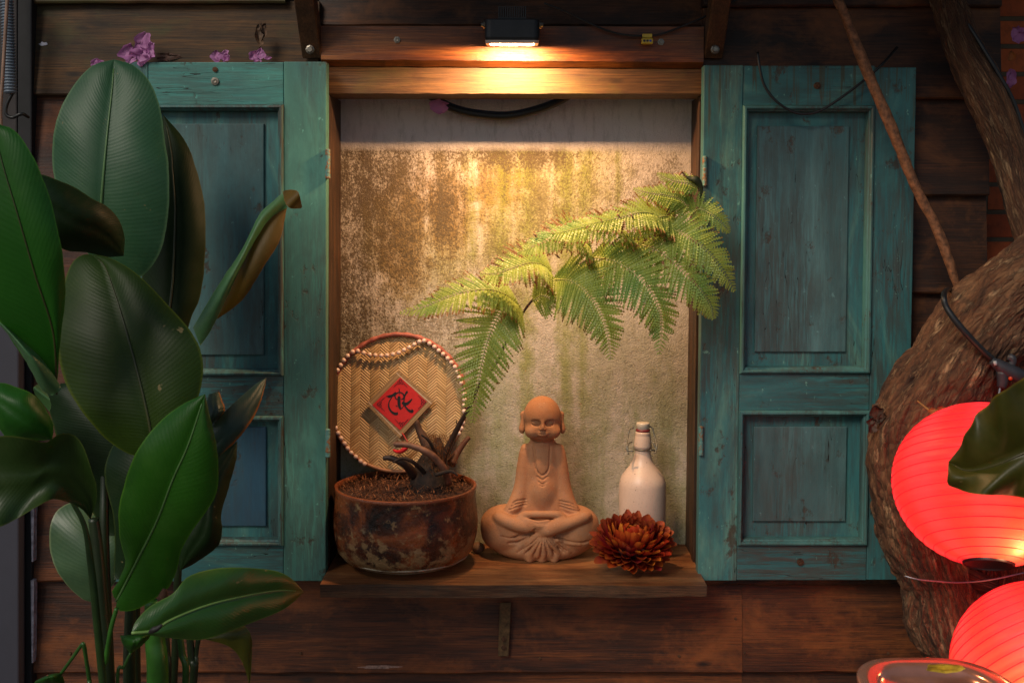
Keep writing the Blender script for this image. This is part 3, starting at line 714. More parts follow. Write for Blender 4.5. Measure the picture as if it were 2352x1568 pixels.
# ------------------------------------------------------------------ basket tray
BY = 0.118
BC = P(915, 924, BY); Rb = 156 * S(BY)
tilt = Matrix.Rotation(R(-7), 3, 'X')       # top leans back on the wall
def bpos(x, z, out=0.0): return BC + tilt @ Vector((x, -out, z))
def bpx(px, py, out=0.004):                 # photo point onto the tray face
    n = tilt @ Vector((0, -1, 0)); c0 = BC + n * out
    d = P(px, py, 0) - CAM; t_ = (c0 - CAM).dot(n) / d.dot(n); return CAM + d * t_
bsk = thing('bamboo_tray', bpos(0, -Rb), 'round woven bamboo tray leaning on the plaster wall behind the pot', 'basket')
def weave():
    s_ = .0075; L = .034; v = []; f = []; uvs = []; cr = R(0)
    # herringbone twill: real slats, each tilted so one end dives under its neighbour
    nrow = int(2 * Rb / s_) + 6
    for fam in (0, 1):
        d = Vector((math.cos(R(45 if fam else -45)), math.sin(R(45 if fam else -45)))); p_ = Vector((-d.y, d.x))
        for i in range(-34, 35):
            for j in range(-14, 15):
                # twill: strip i of family visible over a span, shifting one step per strip
                per = 6 * s_; off = (i * s_ * (1 if fam else 1)) % per
                c = p_ * (i * s_) + d * (j * per + off + (per / 2 if fam else 0))
                if c.length > Rb - .006: continue
                hl = per * .27; hw = s_ * .46
                n0 = len(v); rnd = random.random()
                for (a, b, h) in ((-hl, -hw, .0004), (hl, -hw, .0004), (hl, hw, .0004), (-hl, hw, .0004), (0, -hw, .0020), (0, hw, .0020)):
                    q = c + d * a + p_ * b; v.append(bpos(q.x, q.y, h)); uvs.append((rnd, 0))
                f += [(n0, n0 + 4, n0 + 5, n0 + 3), (n0 + 4, n0 + 1, n0 + 2, n0 + 5)]
    return v, f, uvs
def weavemat():
    "zigzag twill of split bamboo: columns of slats alternating +/-38 degrees"
    t = NT('woven_bamboo'); co = t.coord('UV'); x, y, _ = t.sep(co)
    W = .023
    xs = t.math('DIVIDE', x, W); col = t.math('FLOOR', xs); fr = t.math('SUBTRACT', xs, col)
    par = t.math('SUBTRACT', t.math('MULTIPLY', t.math('MODULO', t.math('ADD', col, 200.0), 2.0), 2.0), 1.0)      # -1 / +1
    dx = t.math('MULTIPLY', t.math('SUBTRACT', fr, 0.5), W)
    yy = t.math('SUBTRACT', y, t.math('MULTIPLY', t.math('MULTIPLY', par, dx), 0.85))
    nz = t.math('MULTIPLY', t.math('SUBTRACT', t.noise(t.map(co, (30, 30, 1)), 1, 2, .5), .5), .003)
    sl = t.math('DIVIDE', t.math('ADD', yy, nz), .0072); idx = t.math('FLOOR', sl); ff = t.math('SUBTRACT', sl, idx)
    edge = t.math('SUBTRACT', 1.0, t.math('MULTIPLY', t.math('ABSOLUTE', t.math('SUBTRACT', ff, .5)), 2.0))
    e1 = t.step(edge, .0, .22)
    endd = t.step(t.math('SUBTRACT', 1.0, t.math('MULTIPLY', t.math('ABSOLUTE', t.math('SUBTRACT', fr, .5)), 2.0)), 0.0, .10)
    cv = t.n('CombineXYZ'); t.l(idx, cv.inputs[0]); t.l(col, cv.inputs[1]); w = t.n('TexWhiteNoise', noise_dimensions='2D'); t.l(cv.outputs[0], w.inputs['Vector'])
    fib = t.noise(t.map(co, (300, 300, 1)), 1.0, 3, .6)
    c = t.mix(w.outputs['Value'], (.44, .27, .115), (.66, .45, .22)); c = t.mix(t.math('MULTIPLY', fib, .35), c, (.33, .18, .07))
    c = t.mix(t.math('MULTIPLY', t.math('SUBTRACT', 1.0, e1), .45), c, (.20, .10, .035))
    slope = t.math('MULTIPLY', t.math('MULTIPLY', par, t.math('SUBTRACT', fr, .5)), .0)
    h = t.math('ADD', t.math('MULTIPLY', t.math('POWER', t.math('MAXIMUM', edge, .001), .4), 1.0), t.math('ADD', t.math('MULTIPLY', t.math('POWER', t.math('SUBTRACT', 1.0, t.math('ABSOLUTE', t.math('SUBTRACT', t.math('MULTIPLY', fr, 2.0), 1.0))), .5), 1.2), t.math('MULTIPLY', fib, .3)))
    return t.fin(c, .5, t.bump(h, .9, .0022))
n = 96; v = []; f = []; uvs = []
for j, (r, o_) in enumerate([(0, 0)] + [(Rb * k / 12, -.004 * math.sin(math.pi * k / 24)) for k in range(1, 13)]):
    for k in range(n):
        a = 2 * math.pi * k / n; x, z = r * math.cos(a), r * math.sin(a); v.append(bpos(x, z, o_ + .004)); uvs.append((x, z))
for j in range(12):
    for k in range(n): k2 = (k + 1) % n; f.append((j * n + k, (j + 1) * n + k, (j + 1) * n + k2, j * n + k2))
mesh('woven_face', v, f, weavemat(), bsk, True, uvs)
rim = [bpos((Rb + .001) * math.cos(a), (Rb + .001) * math.sin(a), .0035) for a in [2 * math.pi * k / 120 for k in range(121)]]
tube('rim', rim, .0042, plain('bamboo_rim', (.30, .13, .06), .5), bsk, 8)
ra = [R(20 + 145 * k / 70) for k in range(71)]
rb = [bpos((Rb + .001) * math.cos(a), (Rb + .001) * math.sin(a), .0045) for a in ra]
tube('red_binding', rb, [.0052 + .0009 * math.sin(i * 1.3) for i in range(71)], plain('red_ribbon', (.38, .11, .08), .6, 0, .4, 60), bsk, 8)
# bead necklace
bz = [(368,888),(345,873),(318,848),(292,825),(272,800),(254,772),(235,742),(218,713),(203,683),(192,650),(184,617),(174,586),(171,551),(173,518),(175,484),(179,451),(186,418),(200,386),(214,354),(232,326),(250,298),(272,273),(300,250),(330,245),(363,257),(397,267),(430,270),(463,272),(497,270),(531,264),(564,255),(594,240),(623,225),(652,208),(681,192),(708,187),(738,203),(766,222),(791,243),(816,263),(842,287),(863,311),(883,337),(896,367),(908,396),(918,427),(929,458),(937,490),(938,523),(936,555),(936,588),(934,621),(929,653),(920,685),(906,713)]
bp_ = [bpx(689 + .403 * a, 706.9 + .403 * b, .013) for a, b in bz]
bd = thing('bead_necklace', bp_[35], 'string of pale pink pearl beads draped around the bamboo tray', 'necklace')
pm = NT('pearl_bead'); n_ = pm.noise(pm.offset(pm.coord()), 90, 4, .6); pm = pm.fin(pm.mix(n_, (.62, .40, .32), (.86, .68, .58)), .28, None, Subsurface_Weight=.15, Coat_Weight=.3)
pm.node_tree.nodes['Principled BSDF'].inputs['Subsurface Radius'].default_value = (.004, .003, .002)
me0 = None
for q in bp_:
    if me0 is None:
        v, f, _ = lathe_geo(ball(.0056, 16, 10), q, 16); b0 = mesh('bead', v, f, pm, bd, True); me0 = b0; q0 = q
    else:
        b = me0.copy(); b.location = q - q0; link(b, bd); 
tube('thread', [q + Vector((0, .001, 0)) for q in bp_], .0012, plain('red_thread', (.35, .10, .08), .7), bd, 6)

# diamond card
cz = lambda a, b: (803.9 + .12817 * a, 832.6 + .12817 * b)
A4 = [cz(875, 140), cz(285, 740), cz(885, 1355), cz(1505, 690)]; R4 = [cz(900, 262), cz(400, 762), cz(897, 1210), cz(1378, 700)]
card = thing('good_luck_card', bpx(*A4[2], .010), 'bamboo diamond bearing a red paper square with black brush writing', 'ornament')
t = NT('bamboo_mat'); co = t.coord('UV'); x, y, _ = t.sep(co)
sl = t.math('FRACT', t.math('MULTIPLY', x, 46)); e_ = t.step(t.math('ABSOLUTE', t.math('SUBTRACT', sl, .5)), .46, .34)
cv = t.n('TexWhiteNoise', noise_dimensions='1D'); t.l(t.math('FLOOR', t.math('MULTIPLY', x, 46)), cv.inputs['W'])
st = t.math('MULTIPLY', t.step(t.math('ABSOLUTE', t.math('SUBTRACT', t.math('ABSOLUTE', t.math('SUBTRACT', y, .5)), .43)), .012, .004), 1.0)
c = t.mix(cv.outputs['Value'], (.33, .20, .09), (.50, .33, .16)); c = t.mix(e_, (.10, .05, .02), c); c = t.mix(t.math('MULTIPLY', st, .8), c, (.75, .62, .5))
matm = t.fin(c, .6, t.bump(e_, .8, .001))
fr = [bpx(*a, .014) for a in A4]; bk = [bpx(*a, .0105) for a in A4]; v, f = hexa(fr, bk)
mesh('bamboo_backing', v, f, matm, card, False, [(0, 0), (0, 1), (1, 1), (1, 0)] * 2)
t = NT('red_paper'); n_ = t.noise(t.coord(), 70, 6, .7); rp = t.fin(t.mix(n_, (.42, .006, .008), (.66, .018, .018)), .6, t.bump(n_, .4, .001))
fr = [bpx(*a, .0150) for a in R4]; bk = [bpx(*a, .0142) for a in R4]; v, f = hexa(fr, bk); paper = mesh('red_paper', v, f, rp, card)
ink = plain('black_ink', (.010, .008, .008), .35)
def stroke(pts, n=None, out=.0154):
    q = smooth_pts(pts, n or max(4, 5 * len(pts))) if len(pts) > 2 else [np.array(pts[0], float), np.array(pts[1], float)]
    v = []; f = []
    for i, (a, b, r) in enumerate(q):
        j0, j1 = max(0, i - 1), min(len(q) - 1, i + 1); d = np.array(q[j1][:2]) - np.array(q[j0][:2]); d /= (np.hypot(*d) + 1e-9); nx, ny = -d[1] * r, d[0] * r
        for s_ in (-1, 1): v.append(bpx(*cz(a + nx * s_, b + ny * s_), out))
    m = len(q)
    for i in range(m - 1): f.append((2 * i, 2 * i + 1, 2 * i + 3, 2 * i + 2))
    for (a, b, r) in (q[0], q[-1]):       # round ends
        n0 = len(v); v += [bpx(*cz(a + r * math.cos(k * math.pi / 6), b + r * math.sin(k * math.pi / 6)), out + .00003) for k in range(12)]; f.append(tuple(n0 + k for k in range(12)))
    return v, f
glyph = [[(705,605,28),(760,588,22),(800,560,24),(815,535,12)], [(800,600,8),(835,550,12),(890,530,11),(945,555,12),(972,610,15),(935,655,10),(915,650,5)],
    [(875,450,2),(883,490,10),(886,520,7)], [(808,590,9),(815,635,10),(855,662,7)], [(745,630,8),(702,700,10),(695,785,13),(730,860,17),(785,905,22),(838,915,24),(852,888,6)],
    [(880,622,27),(878,700,28),(886,780,24),(905,826,15)], [(905,826,8),(945,800,6),(962,755,5)], [(820,762,4),(845,782,9)], [(902,690,4),(905,740,4)],
    [(1020,525,20),(992,570,14),(972,640,12),(966,705,9)], [(950,722,24),(1005,738,25),(1058,705,20),(1110,652,8)], [(955,730,16),(1000,795,14),(1055,855,19),(1115,868,26),(1110,830,4)], [(640,600,1),(690,600,14)], [(886,545,4),(890,568,4)]]
gv = ([], [])
for i, s_ in enumerate(glyph): gv = join(gv, stroke(s_, out=.0154 + i * .00004))
mesh('brush_writing', gv[0], gv[1], ink, paper)
def curl(cx, cy, r, a0, a1, w=5): return stroke([(cx + r * math.cos(R(a0 + (a1 - a0) * k / 8)), cy + r * math.sin(R(a0 + (a1 - a0) * k / 8)), w) for k in range(9)], 14, .0160)
ov = ([], [])
for (cx, cy, an) in ((905, 345, 0), (530, 745, -90), (1310, 705, 90), (925, 1100, 180)):
    ca, sa = math.cos(R(an)), math.sin(R(an)); T = lambda x, y: (cx + x * ca - y * sa, cy + x * sa + y * ca)
    for (ox, oy, a0, a1) in ((0, -22, 130, 410), (-28, 12, -30, 250), (28, 12, -70, 210)):
        x, y = T(ox, oy); ov = join(ov, curl(x, y, 21, a0 + an, a1 + an))
    for sgn in (-1, 1):
        a = T(sgn * 62, 30); b = T(sgn * 122, 92); ov = join(ov, stroke([(a[0], a[1], 5), (b[0], b[1], 3)], out=.0160))
mesh('corner_ornaments', ov[0], ov[1], ink, paper)
th = [bpx(924, 994, .014), bpx(930, 1004, .02), bpx(935, 1012, .03), bpx(939, 1020, .03)]
tube('red_cord', th, .0016, plain('red_silk', (.42, .03, .03), .5), card, 6)
kn = ptube('red_tassel', [(903, 1033, .09, 2.5), (912, 1037, .085, 4), (922, 1036, .08, 5), (931, 1029, .08, 6), (938, 1023, .08, 4)], plain('bright_red_silk', (.60, .012, .02), .45), card, 16, 8)

# ------------------------------------------------------------------ potted fern stump and frond
fern = thing('fern', P(985, 1120, 0.0), 'green fern arching from its dark stump in the pot across to the right shutter', 'fern')
stumpm = plain('dark_stump', (.020, .010, .006), .85, 0, .7, 60, 1.0)
cut = plain('dry_stalk', (.13, .055, .032), .6, 0, .5, 50, .6)
hair = plain('rusty_hair', (.30, .10, .02), .9, 0, .6, 200, 1)
ptube('stump', [(985, 1135, .0, 50), (985, 1100, .0, 42), (990, 1070, .01, 34), (1000, 1040, .02, 24), (1005, 1020, .03, 15), (1006, 1005, .03, 5)], stumpm, fern, 20, 18)
ptube('cut_stalk', [(1030, 1110, -.03, 9), (1022, 1080, -.05, 9), (1000, 1052, -.06, 8.5), (975, 1035, -.065, 8), (940, 1022, -.06, 7), (912, 1020, -.055, 7), (904, 1021, -.055, 4)], cut, fern, 26, 10)
ptube('cut_stalk', [(950, 1090, -.02, 12), (935, 1070, -.04, 10), (915, 1058, -.05, 8), (895, 1051, -.05, 7), (880, 1052, -.05, 5)], plain('black_stalk', (.025, .012, .008), .6), fern, 22, 10)
ptube('cut_stalk', [(1000, 1060, .02, 20), (985, 1030, .03, 15), (972, 1005, .04, 11), (962, 985, .045, 8), (957, 970, .045, 7), (955, 968, .045, 5)], plain('brown_stalk', (.06, .025, .013), .8), fern, 22, 10)
ptube('cut_stalk', [(1035, 1065, .04, 12), (1050, 1040, .06, 8), (1070, 1012, .07, 6), (1078, 1004, .075, 5)], plain('brown_stalk', (.09, .03, .014), .7), fern, 20, 10)
for pp_ in ([(1010, 1070, .0, 5), (1000, 1040, -.03, 4.5), (985, 1012, -.05, 3.5), (968, 998, -.06, 2)], [(975, 1085, -.03, 6), (950, 1062, -.06, 5), (925, 1052, -.07, 4), (902, 1062, -.075, 2)], [(1020, 1060, .02, 5), (1040, 1020, .03, 4), (1050, 985, .04, 2.5), (1048, 965, .04, 1)], [(1000, 1090, -.06, 5), (1035, 1082, -.07, 4), (1052, 1092, -.075, 2)]):
    ptube('cut_stalk', pp_, stumpm, fern, 20, 8)
hv = ([], [])
for i in range(900):                                     # tuft of rusty hairs on the crown
    a, b = random.gauss(1003, 20), random.uniform(1000, 1095); c = random.uniform(-.05, .02)
    p0 = P(a, b, c); d = Vector((random.uniform(-.6, .6), random.uniform(-.8, 0), random.uniform(.2, 1.))).normalized() * random.uniform(.008, .02); w = Vector((.0005, 0, .0003))
    hv = join(hv, ([p0 - w, p0 + w, p0 + d], [(0, 1, 2)]))
o = mesh('crown_hair', hv[0], hv[1], hair, fern); o['kind'] = 'stuff'
FX = lambda a, b: (861.3 + a * .4028, 344.5 + b * .4028)
stem = [(1018, 1080, .0, 10), (1020, 1050, -.01, 9), (1035, 1015, -.02, 7.5), (1058, 970, -.04, 6), (1078, 935, -.06, 4.5)] + [(*FX(a, b), y, r) for a, b, y, r in ((600, 1330, -.07, 3.6), (690, 1215, -.08, 3.4), (750, 1090, -.085, 3.2), (810, 985, -.09, 3), (890, 865, -.095, 3), (1030, 745, -.10, 2.8), (1235, 610, -.10, 2.4), (1440, 512, -.105, 2.2), (1620, 425, -.11, 2), (1760, 385, -.115, 1.8), (1830, 340, -.12, 1.6), (1850, 260, -.12, 1.4), (1835, 190, -.115, 1.2))]
sm = plain('fern_stem', (.045, .022, .014), .5)
ptube('stem', stem, sm, fern, 90, 8)
def fernmat():
    t = NT('fern_leaf'); u, v_, _ = t.sep(t.coord('UV')); n_ = t.noise(t.map(t.coord('Position'), (60, 60, 60)), 1, 4, .6); big = t.noise(t.map(t.coord('Position'), (9, 9, 9)), 1, 2, .5)
    c = t.mix(n_, (.27, .36, .045), (.50, .58, .15)); c = t.mix(t.math('MULTIPLY', t.step(big, .55, .7), .7), c, (.16, .36, .10))
    c = t.mix(t.math('MULTIPLY', t.step(v_, .84, .95), .9), c, (.26, .085, .03))        # browned tips
    c = t.mix(t.math('MULTIPLY', t.step(n_, .62, .70), t.step(v_, .5, .9)), c, (.30, .16, .05))
    m = t.fin(c, .45); tr = t.n('BsdfTranslucent'); t.l(c, tr.inputs[0]); mx = t.n('MixShader'); mx.inputs[0].default_value = .42
    t.l(t.b.outputs[0], mx.inputs[1]); t.l(tr.outputs[0], mx.inputs[2]); t.l(mx.outputs[0], t.out.inputs[0]); return m
fm = fernmat(); fd = plain('dry_fern', (.33, .15, .07), .8, 0, .6, 80)
rm_ = plain('fern_midrib', (.34, .36, .11), .5)
def pinnule(base, d, n_, L, W, v, f, uv, droop=.2, seed=0, dryness=0):
    "lobed leaflet from base along d, in plane with normal n_"
    side = d.cross(n_).normalized(); k = max(6, int(L / .0056)); n0 = len(v)
    for i in range(k + 1):
        t_ = i / k; w = W * (1 - t_) ** .55 * (.35 + .65 * min(1, t_ * 8)); c = base + d * (L * t_) - n_ * (droop * L * t_ * t_) + Vector((0, 0, -droop * .5 * L * t_ * t_))
        c += side * (.10 * L * math.sin(seed * 2.1) * t_ * t_)
        v.append(c + n_ * (-.18 * w)); uv.append((0, t_ * .93 + dryness))
        for s_ in (-1, 1): # serrated lobes: notch at node, tooth between nodes
            v.append(c + side * (s_ * w * .26) + n_ * .0003); uv.append((s_, t_ * .93 + dryness))
            v.append(c + side * (s_ * w * 1.0) + d * (L / k * .75) + n_ * (.25 * w * (1 if (i + seed) % 2 else .5))); uv.append((s_, t_ * .93 + dryness))
    for i in range(k):
        a = n0 + i * 5; b = a + 5
        for o_, e in ((1, 2), (3, 4)):
            if o_ == 1: f.append((a, a + 1, b + 1, b)); f.append((a + 1, a + 2, b + 1))
            else: f.append((a, b, b + 3, a + 3)); f.append((a + 3, b + 3, a + 4))
def pinna(path, wl, wr, npair, name='frond_leaf', fwd=0.0, dry=0.0, lean=55, nrm=None, up=0.6):
    "path: (zx, zy, y) list base->tip; wl, wr max leaflet length in photo px"
    q = smooth_pts([(*FX(a, b), y) for a, b, y in path], 50); pts = [P(a, b, c) for a, b, c in q]; pts, T, U = frames(pts)
    n_ = Vector((0, -1, up)).normalized() if nrm is None else Vector(nrm).normalized()
    v = []; f = []; uv = []
    npair = int(npair * 1.40)
    for i in range(npair):
        t_ = (i + .5) / npair; k = t_ * 49; j = int(k); p = pts[j].lerp(pts[min(49, j + 1)], k - j); tg = T[j]
        env = (1 - t_) ** .75 * min(1, .62 + t_ * 2.2) + .03
        for s_, w in ((1, wl), (-1, wr)):
            if w <= 0: continue
            sd = tg.cross(n_).normalized() * s_; an = R(lean + 12 + random.uniform(-5, 5) - 16 * t_)
            d = (tg * math.cos(an) + sd * math.sin(an)).normalized(); nn = (n_ - d * n_.dot(d)).normalized()
            nn = (nn + Vector((random.uniform(-.25, .25), 0, random.uniform(-.1, .3)))); nn = (nn - d * nn.dot(d)).normalized()
            L = 1.12 * w * S(-.1) * env * random.uniform(.9, 1.08); pinnule(p + sd * .0005, d, nn, L, max(.0030, min(.0078, L * .20)), v, f, uv, random.uniform(.0, .16), i + (3 if s_ > 0 else 0), random.uniform(-.02, .08) + (.10 if dry or up > .6 else 0) + (.5 if random.random() < dry * .5 else 0))
    o = mesh(name, v, f, fm, fern, False, uv)
    tube('midrib', [p + n_ * .0006 for p in pts], [max(.0005, .0016 * (1 - .75 * i / 49)) for i in range(50)], rm_, o, 6)
    return o
# hanging side
pinna([(830, 885, -.10), (730, 920, -.15), (655, 1050, -.19), (612, 1200, -.20), (580, 1380, -.19), (556, 1555, -.17)], 108, 96, 30, up=.35)
pinna([(1012, 738, -.11), (1110, 745, -.16), (1200, 805, -.19), (1275, 910, -.20), (1322, 1040, -.20), (1345, 1195, -.18)], 96, 100, 28, up=.35)
pinna([(1225, 612, -.11), (1340, 625, -.16), (1455, 685, -.19), (1550, 775, -.21), (1615, 895, -.21), (1635, 1010, -.20), (1620, 1165, -.18)], 96, 92, 30, up=.35)
pinna([(1440, 530, -.11), (1535, 545, -.15), (1655, 600, -.18), (1760, 695, -.20), (1850, 790, -.20), (1910, 880, -.19), (1932, 962, -.18)], 92, 80, 30, up=.35)
pinna([(1590, 455, -.12), (1685, 450, -.15), (1795, 500, -.18), (1905, 585, -.19), (1985, 690, -.19), (2052, 805, -.17)], 82, 78, 27, up=.35)
pinna([(1800, 372, -.12), (1850, 338, -.14), (1920, 368, -.16), (1980, 420, -.16), (2022, 470, -.15)], 46, 44, 17, up=.3)
# reaching side, seen edge-on
pinna([(815, 885, -.10), (745, 825, -.13), (640, 795, -.16), (500, 812, -.19), (390, 850, -.20), (280, 895, -.20), (140, 928, -.19)], 84, 94, 28, up=1.2)
pinna([(1012, 715, -.10), (960, 658, -.13), (880, 645, -.16), (780, 675, -.18), (690, 705, -.19), (600, 705, -.19)], 89, 86, 22, up=1.0, dry=.15)
pinna([(1235, 605, -.10), (1205, 535, -.13), (1140, 490, -.16), (1040, 492, -.18), (930, 540, -.20), (810, 590, -.20)], 86, 86, 24, up=1.0, dry=.3)
pinna([(1435, 500, -.11), (1400, 448, -.14), (1330, 430, -.17), (1200, 440, -.19), (1060, 470, -.20), (930, 480, -.20)], 70, 83, 26, up=1.1, dry=.3)
pinna([(1640, 425, -.11), (1590, 370, -.14), (1510, 358, -.17), (1400, 385, -.19), (1290, 410, -.20), (1180, 430, -.20)], 70, 78, 24, up=1.0, dry=.15)
pinna([(1800, 335, -.12), (1740, 280, -.13), (1660, 258, -.14), (1570, 246, -.15), (1475, 222, -.15)], 54, 60, 20, up=.8)
pinna([(1840, 215, -.12), (1790, 190, -.13), (1720, 180, -.135), (1660, 160, -.135), (1610, 132, -.13)], 40, 42, 13, up=.8)
pinna([(1720, 400, -.11), (1680, 380, -.13), (1600, 390, -.15), (1500, 440, -.17), (1400, 490, -.17)], 62, 78, 18, up=.7)
pinna([(1130, 660, -.10), (1170, 700, -.12), (1270, 720, -.14), (1400, 740, -.15)], 68, 65, 14, up=.5)
pinna([(900, 860, -.10), (950, 830, -.12), (1000, 850, -.13), (1010, 905, -.14)], 68, 65, 12, up=.5)
pinna([(1330, 560, -.10), (1380, 580, -.12), (1500, 590, -.13), (1640, 560, -.14)], 81, 78, 16, up=.5)
tag(ptube('curled_tip', [(*FX(1850, 300), -.12, 2), (*FX(1860, 220), -.125, 5), (*FX(1830, 170), -.13, 9), (*FX(1800, 165), -.13, 5), (*FX(1775, 150), -.13, 2)], plain('dark_curl', (.03, .04, .012), .6), fern, 16, 8), 'dark curled fern tip')
ptube('curled_tip', [(*FX(1790, 190), -.12, 1.5), (*FX(1770, 150), -.125, 2), (*FX(1750, 128), -.13, 2.5), (*FX(1735, 145), -.13, 1.5)], fd, fern, 12, 6)
for i in range(0, 34, 2):       # dry curled leaflet ends along the upper edge
    ex = [(600, 705), (650, 625), (720, 600), (800, 555), (820, 520), (875, 480), (910, 462), (945, 440), (1005, 448), (1095, 395), (1155, 440), (1180, 405), (1300, 390), (1340, 372), (1390, 352), (1425, 350), (1460, 352), (575, 745), (490, 745), (375, 770), (320, 805), (435, 765), (1640, 620), (1380, 490), (1350, 510), (1320, 520), (1100, 540), (1070, 560), (1040, 580), (880, 700), (910, 730), (1500, 400), (1450, 380), (1480, 385)][i]
    a, b = ex; y = -.19; dx = random.uniform(-22, 12); ptube('dry_tip', [(*FX(a + 16, b + 34), y, 1.5), (*FX(a + 7, b + 32), y, 1.8), (*FX(a + dx * .4, b + 18), y, 1.4 + random.random() * 1.6), (*FX(a + dx, b + 22), y, 0.8)], fd, fern, 8, 6)
for (pp) in ([(1500, 590), (1530, 720)],): pass

# ------------------------------------------------------------------ stoneware bottle
BB = P(1475.5, 1150, 0.085); sb = S(0.085); BB = Vector((BB.x, 0.085, FZ))
bz0 = lambda py: P(1475.5, py, 0.085).z - FZ
t = NT('cream_stoneware'); n_ = t.noise(t.coord(), 260, 3, .6); n2 = t.noise(t.coord(), 30, 5, .7); sp = t.noise(t.coord(), 110, 2, .5)
c = t.mix(n2, (.56, .40, .31), (.70, .53, .42)); c = t.mix(t.math('MULTIPLY', t.step(sp, .70, .74), .7), c, (.10, .05, .03)); c = t.mix(t.math('MULTIPLY', t.step(n_, .55, .65), .2), c, (.35, .26, .2))
bm = t.fin(c, .38, t.bump(n_, .25, .0006))
bot = thing('swing_top_bottle', BB, 'cream stoneware bottle with a wire swing stopper, right of the seated figure', 'bottle')
pf = [(1e-5, .001), (50 * sb, .001), (53.5 * sb, .004), (54 * sb, .012)] + [(r * sb, bz0(py)) for r, py in ((54, 1150), (54, 1112), (52, 1102), (47, 1091), (39, 1080), (30, 1069), (24, 1059), (20.5, 1049), (18.6, 1040), (18, 1033), (18, 1029.5), (20.5, 1028.5), (20.6, 1022), (19.5, 1010), (18, 1001), (17.2, 998), (17.6, 996), (17.4, 992.5), (16, 990.5), (12, 990))]
lathe('body', pf, BB, bm, bot, 56)
lathe('rubber_seal', [(12 * sb, bz0(990.5)), (16 * sb, bz0(990)), (16.6 * sb, bz0(988)), (16 * sb, bz0(985.5)), (12 * sb, bz0(985))], BB, plain('red_rubber', (.17, .015, .02), .5), bot, 32)
lathe('stopper', [(12 * sb, bz0(986)), (13.6 * sb, bz0(984)), (15.3 * sb, bz0(976)), (15.5 * sb, bz0(972)), (14.8 * sb, bz0(970)), (11 * sb, bz0(969.5)), (1e-5, bz0(970))], BB, plain('white_porcelain', (.66, .56, .44), .25, 0, .1), bot, 32)
wm = plain('grey_wire', (.16, .155, .13), .45, .7, .3, 200)
def wpt(L): return [P(a, b, c) for a, b, c in L]
q = lambda L, n=30: [P(*p) for p in smooth_pts(L, n)]
for L in ([(1456, 982, .085), (1450, 983, .085), (1446, 987, .083), (1442, 1003, .075), (1439.5, 1024, .06), (1441, 1036, .055)], [(1488, 980, .085), (1495, 980, .085), (1499, 984, .083), (1504, 1003, .075), (1508.5, 1024, .06), (1506, 1035, .055)]):
    tube('bail_wire', q(L), .0019, wm, bot, 8)
for L in ([(1452, 1015, .07), (1445, 1017, .065), (1441.5, 1024, .06), (1442, 1034, .055), (1443, 1043, .05)], [(1494, 1015, .07), (1500, 1016, .065), (1504, 1024, .06), (1507, 1034, .055), (1505, 1041, .05)]):
    tube('lever_wire', q(L), .0017, wm, bot, 8)
tube('lever_wire', q([(1441, 1036, .055), (1446, 1034, .053), (1455, 1036, .05)], 8), .0022, wm, bot, 8)
tube('lever_wire', q([(1493, 1034, .05), (1500, 1033, .053), (1507, 1037, .055)], 8), .0022, wm, bot, 8)
lathe('collar_wire', [(20.8 * sb, bz0(1031.5)), (21.4 * sb, bz0(1031)), (21.4 * sb, bz0(1030)), (20.6 * sb, bz0(1029.5))], BB, wm, bot, 32)

# ------------------------------------------------------------------ red artificial flower
FLC = P(1452, 1250, -0.055); fz = FZ
flo = thing('dahlia', Vector((FLC.x, FLC.y, FZ)), 'red and orange many-petalled dried flower lying on the shelf before the bottle', 'flower')
t = NT('petal'); u, v_, _ = t.sep(t.coord('UV')); n_ = t.noise(t.offset(t.coord()), 60, 5, .7); r_ = t.rnd()
c = t.mix(t.step(v_, .35, 1.0), (.15, .005, .004), (.50, .030, .006)); c = t.mix(t.math('MULTIPLY', t.math('MULTIPLY', r_, .75, True), t.step(v_, .55, 1.0)), c, (.85, .33, .03)); c = t.mix(t.math('MULTIPLY', t.step(n_, .5, .7), .5), c, (.26, .008, .006))
c = t.mix(t.math('MULTIPLY', t.step(t.math('FRACT', t.math('MULTIPLY', r_, 7.3)), .72, .85), .8), c, (.26, .012, .022))
ptm = t.fin(c, .5, t.bump(n_, .4, .002))
cen = Vector((FLC.x, -0.050, FZ + .066)); RX, RZ = 0.078, 0.060
ax = Vector((.12, -.42, .9)).normalized()
def petal_geo(p, nrm, L, W, bend):
    "petal whose foot is at p, rising outwards then cupping back to the flower axis"
    side = nrm.cross(ax); side = side.normalized() if side.length > .05 else Vector((1, 0, 0))
    upd = (ax - nrm * ax.dot(nrm)); upd = upd.normalized() if upd.length > .05 else side.cross(nrm)
    d0 = (nrm * bend + upd * (1 - bend)).normalized(); v = []; f = []; uv = []; nu, nv = 5, 7
    for j in range(nv + 1):
        t_ = j / nv; a = t_ * .9; d = (d0 * math.cos(a) + upd * math.sin(a) * .9); c_ = p + d0 * (L * t_) + upd * (L * .38 * t_ * t_)
        w = W * (.35 + .65 * math.sin(math.pi * min(1, t_ * .62))) * (math.sqrt(max(0, 1 - ((t_ - .62) / .39) ** 2)) if t_ > .62 else 1) + .0004
        for i in range(nu + 1):
            s_ = (i / nu - .5) * 2; cup = (s_ * s_) * w * .62
            inn = (-d0.cross(side)).normalized(); inn = inn if inn.dot(ax) > 0 else -inn
            v.append(c_ + side * s_ * w + inn * cup); uv.append((i / nu, t_))
    for j in range(nv):
        for i in range(nu): a = j * (nu + 1) + i; f.append((a, a + 1, a + nu + 2, a + nu + 1))
    return v, f, uv
allp = []
N = 210; ga = math.pi * (3 - math.sqrt(5)); B1 = ax.orthogonal().normalized(); B2 = ax.cross(B1)
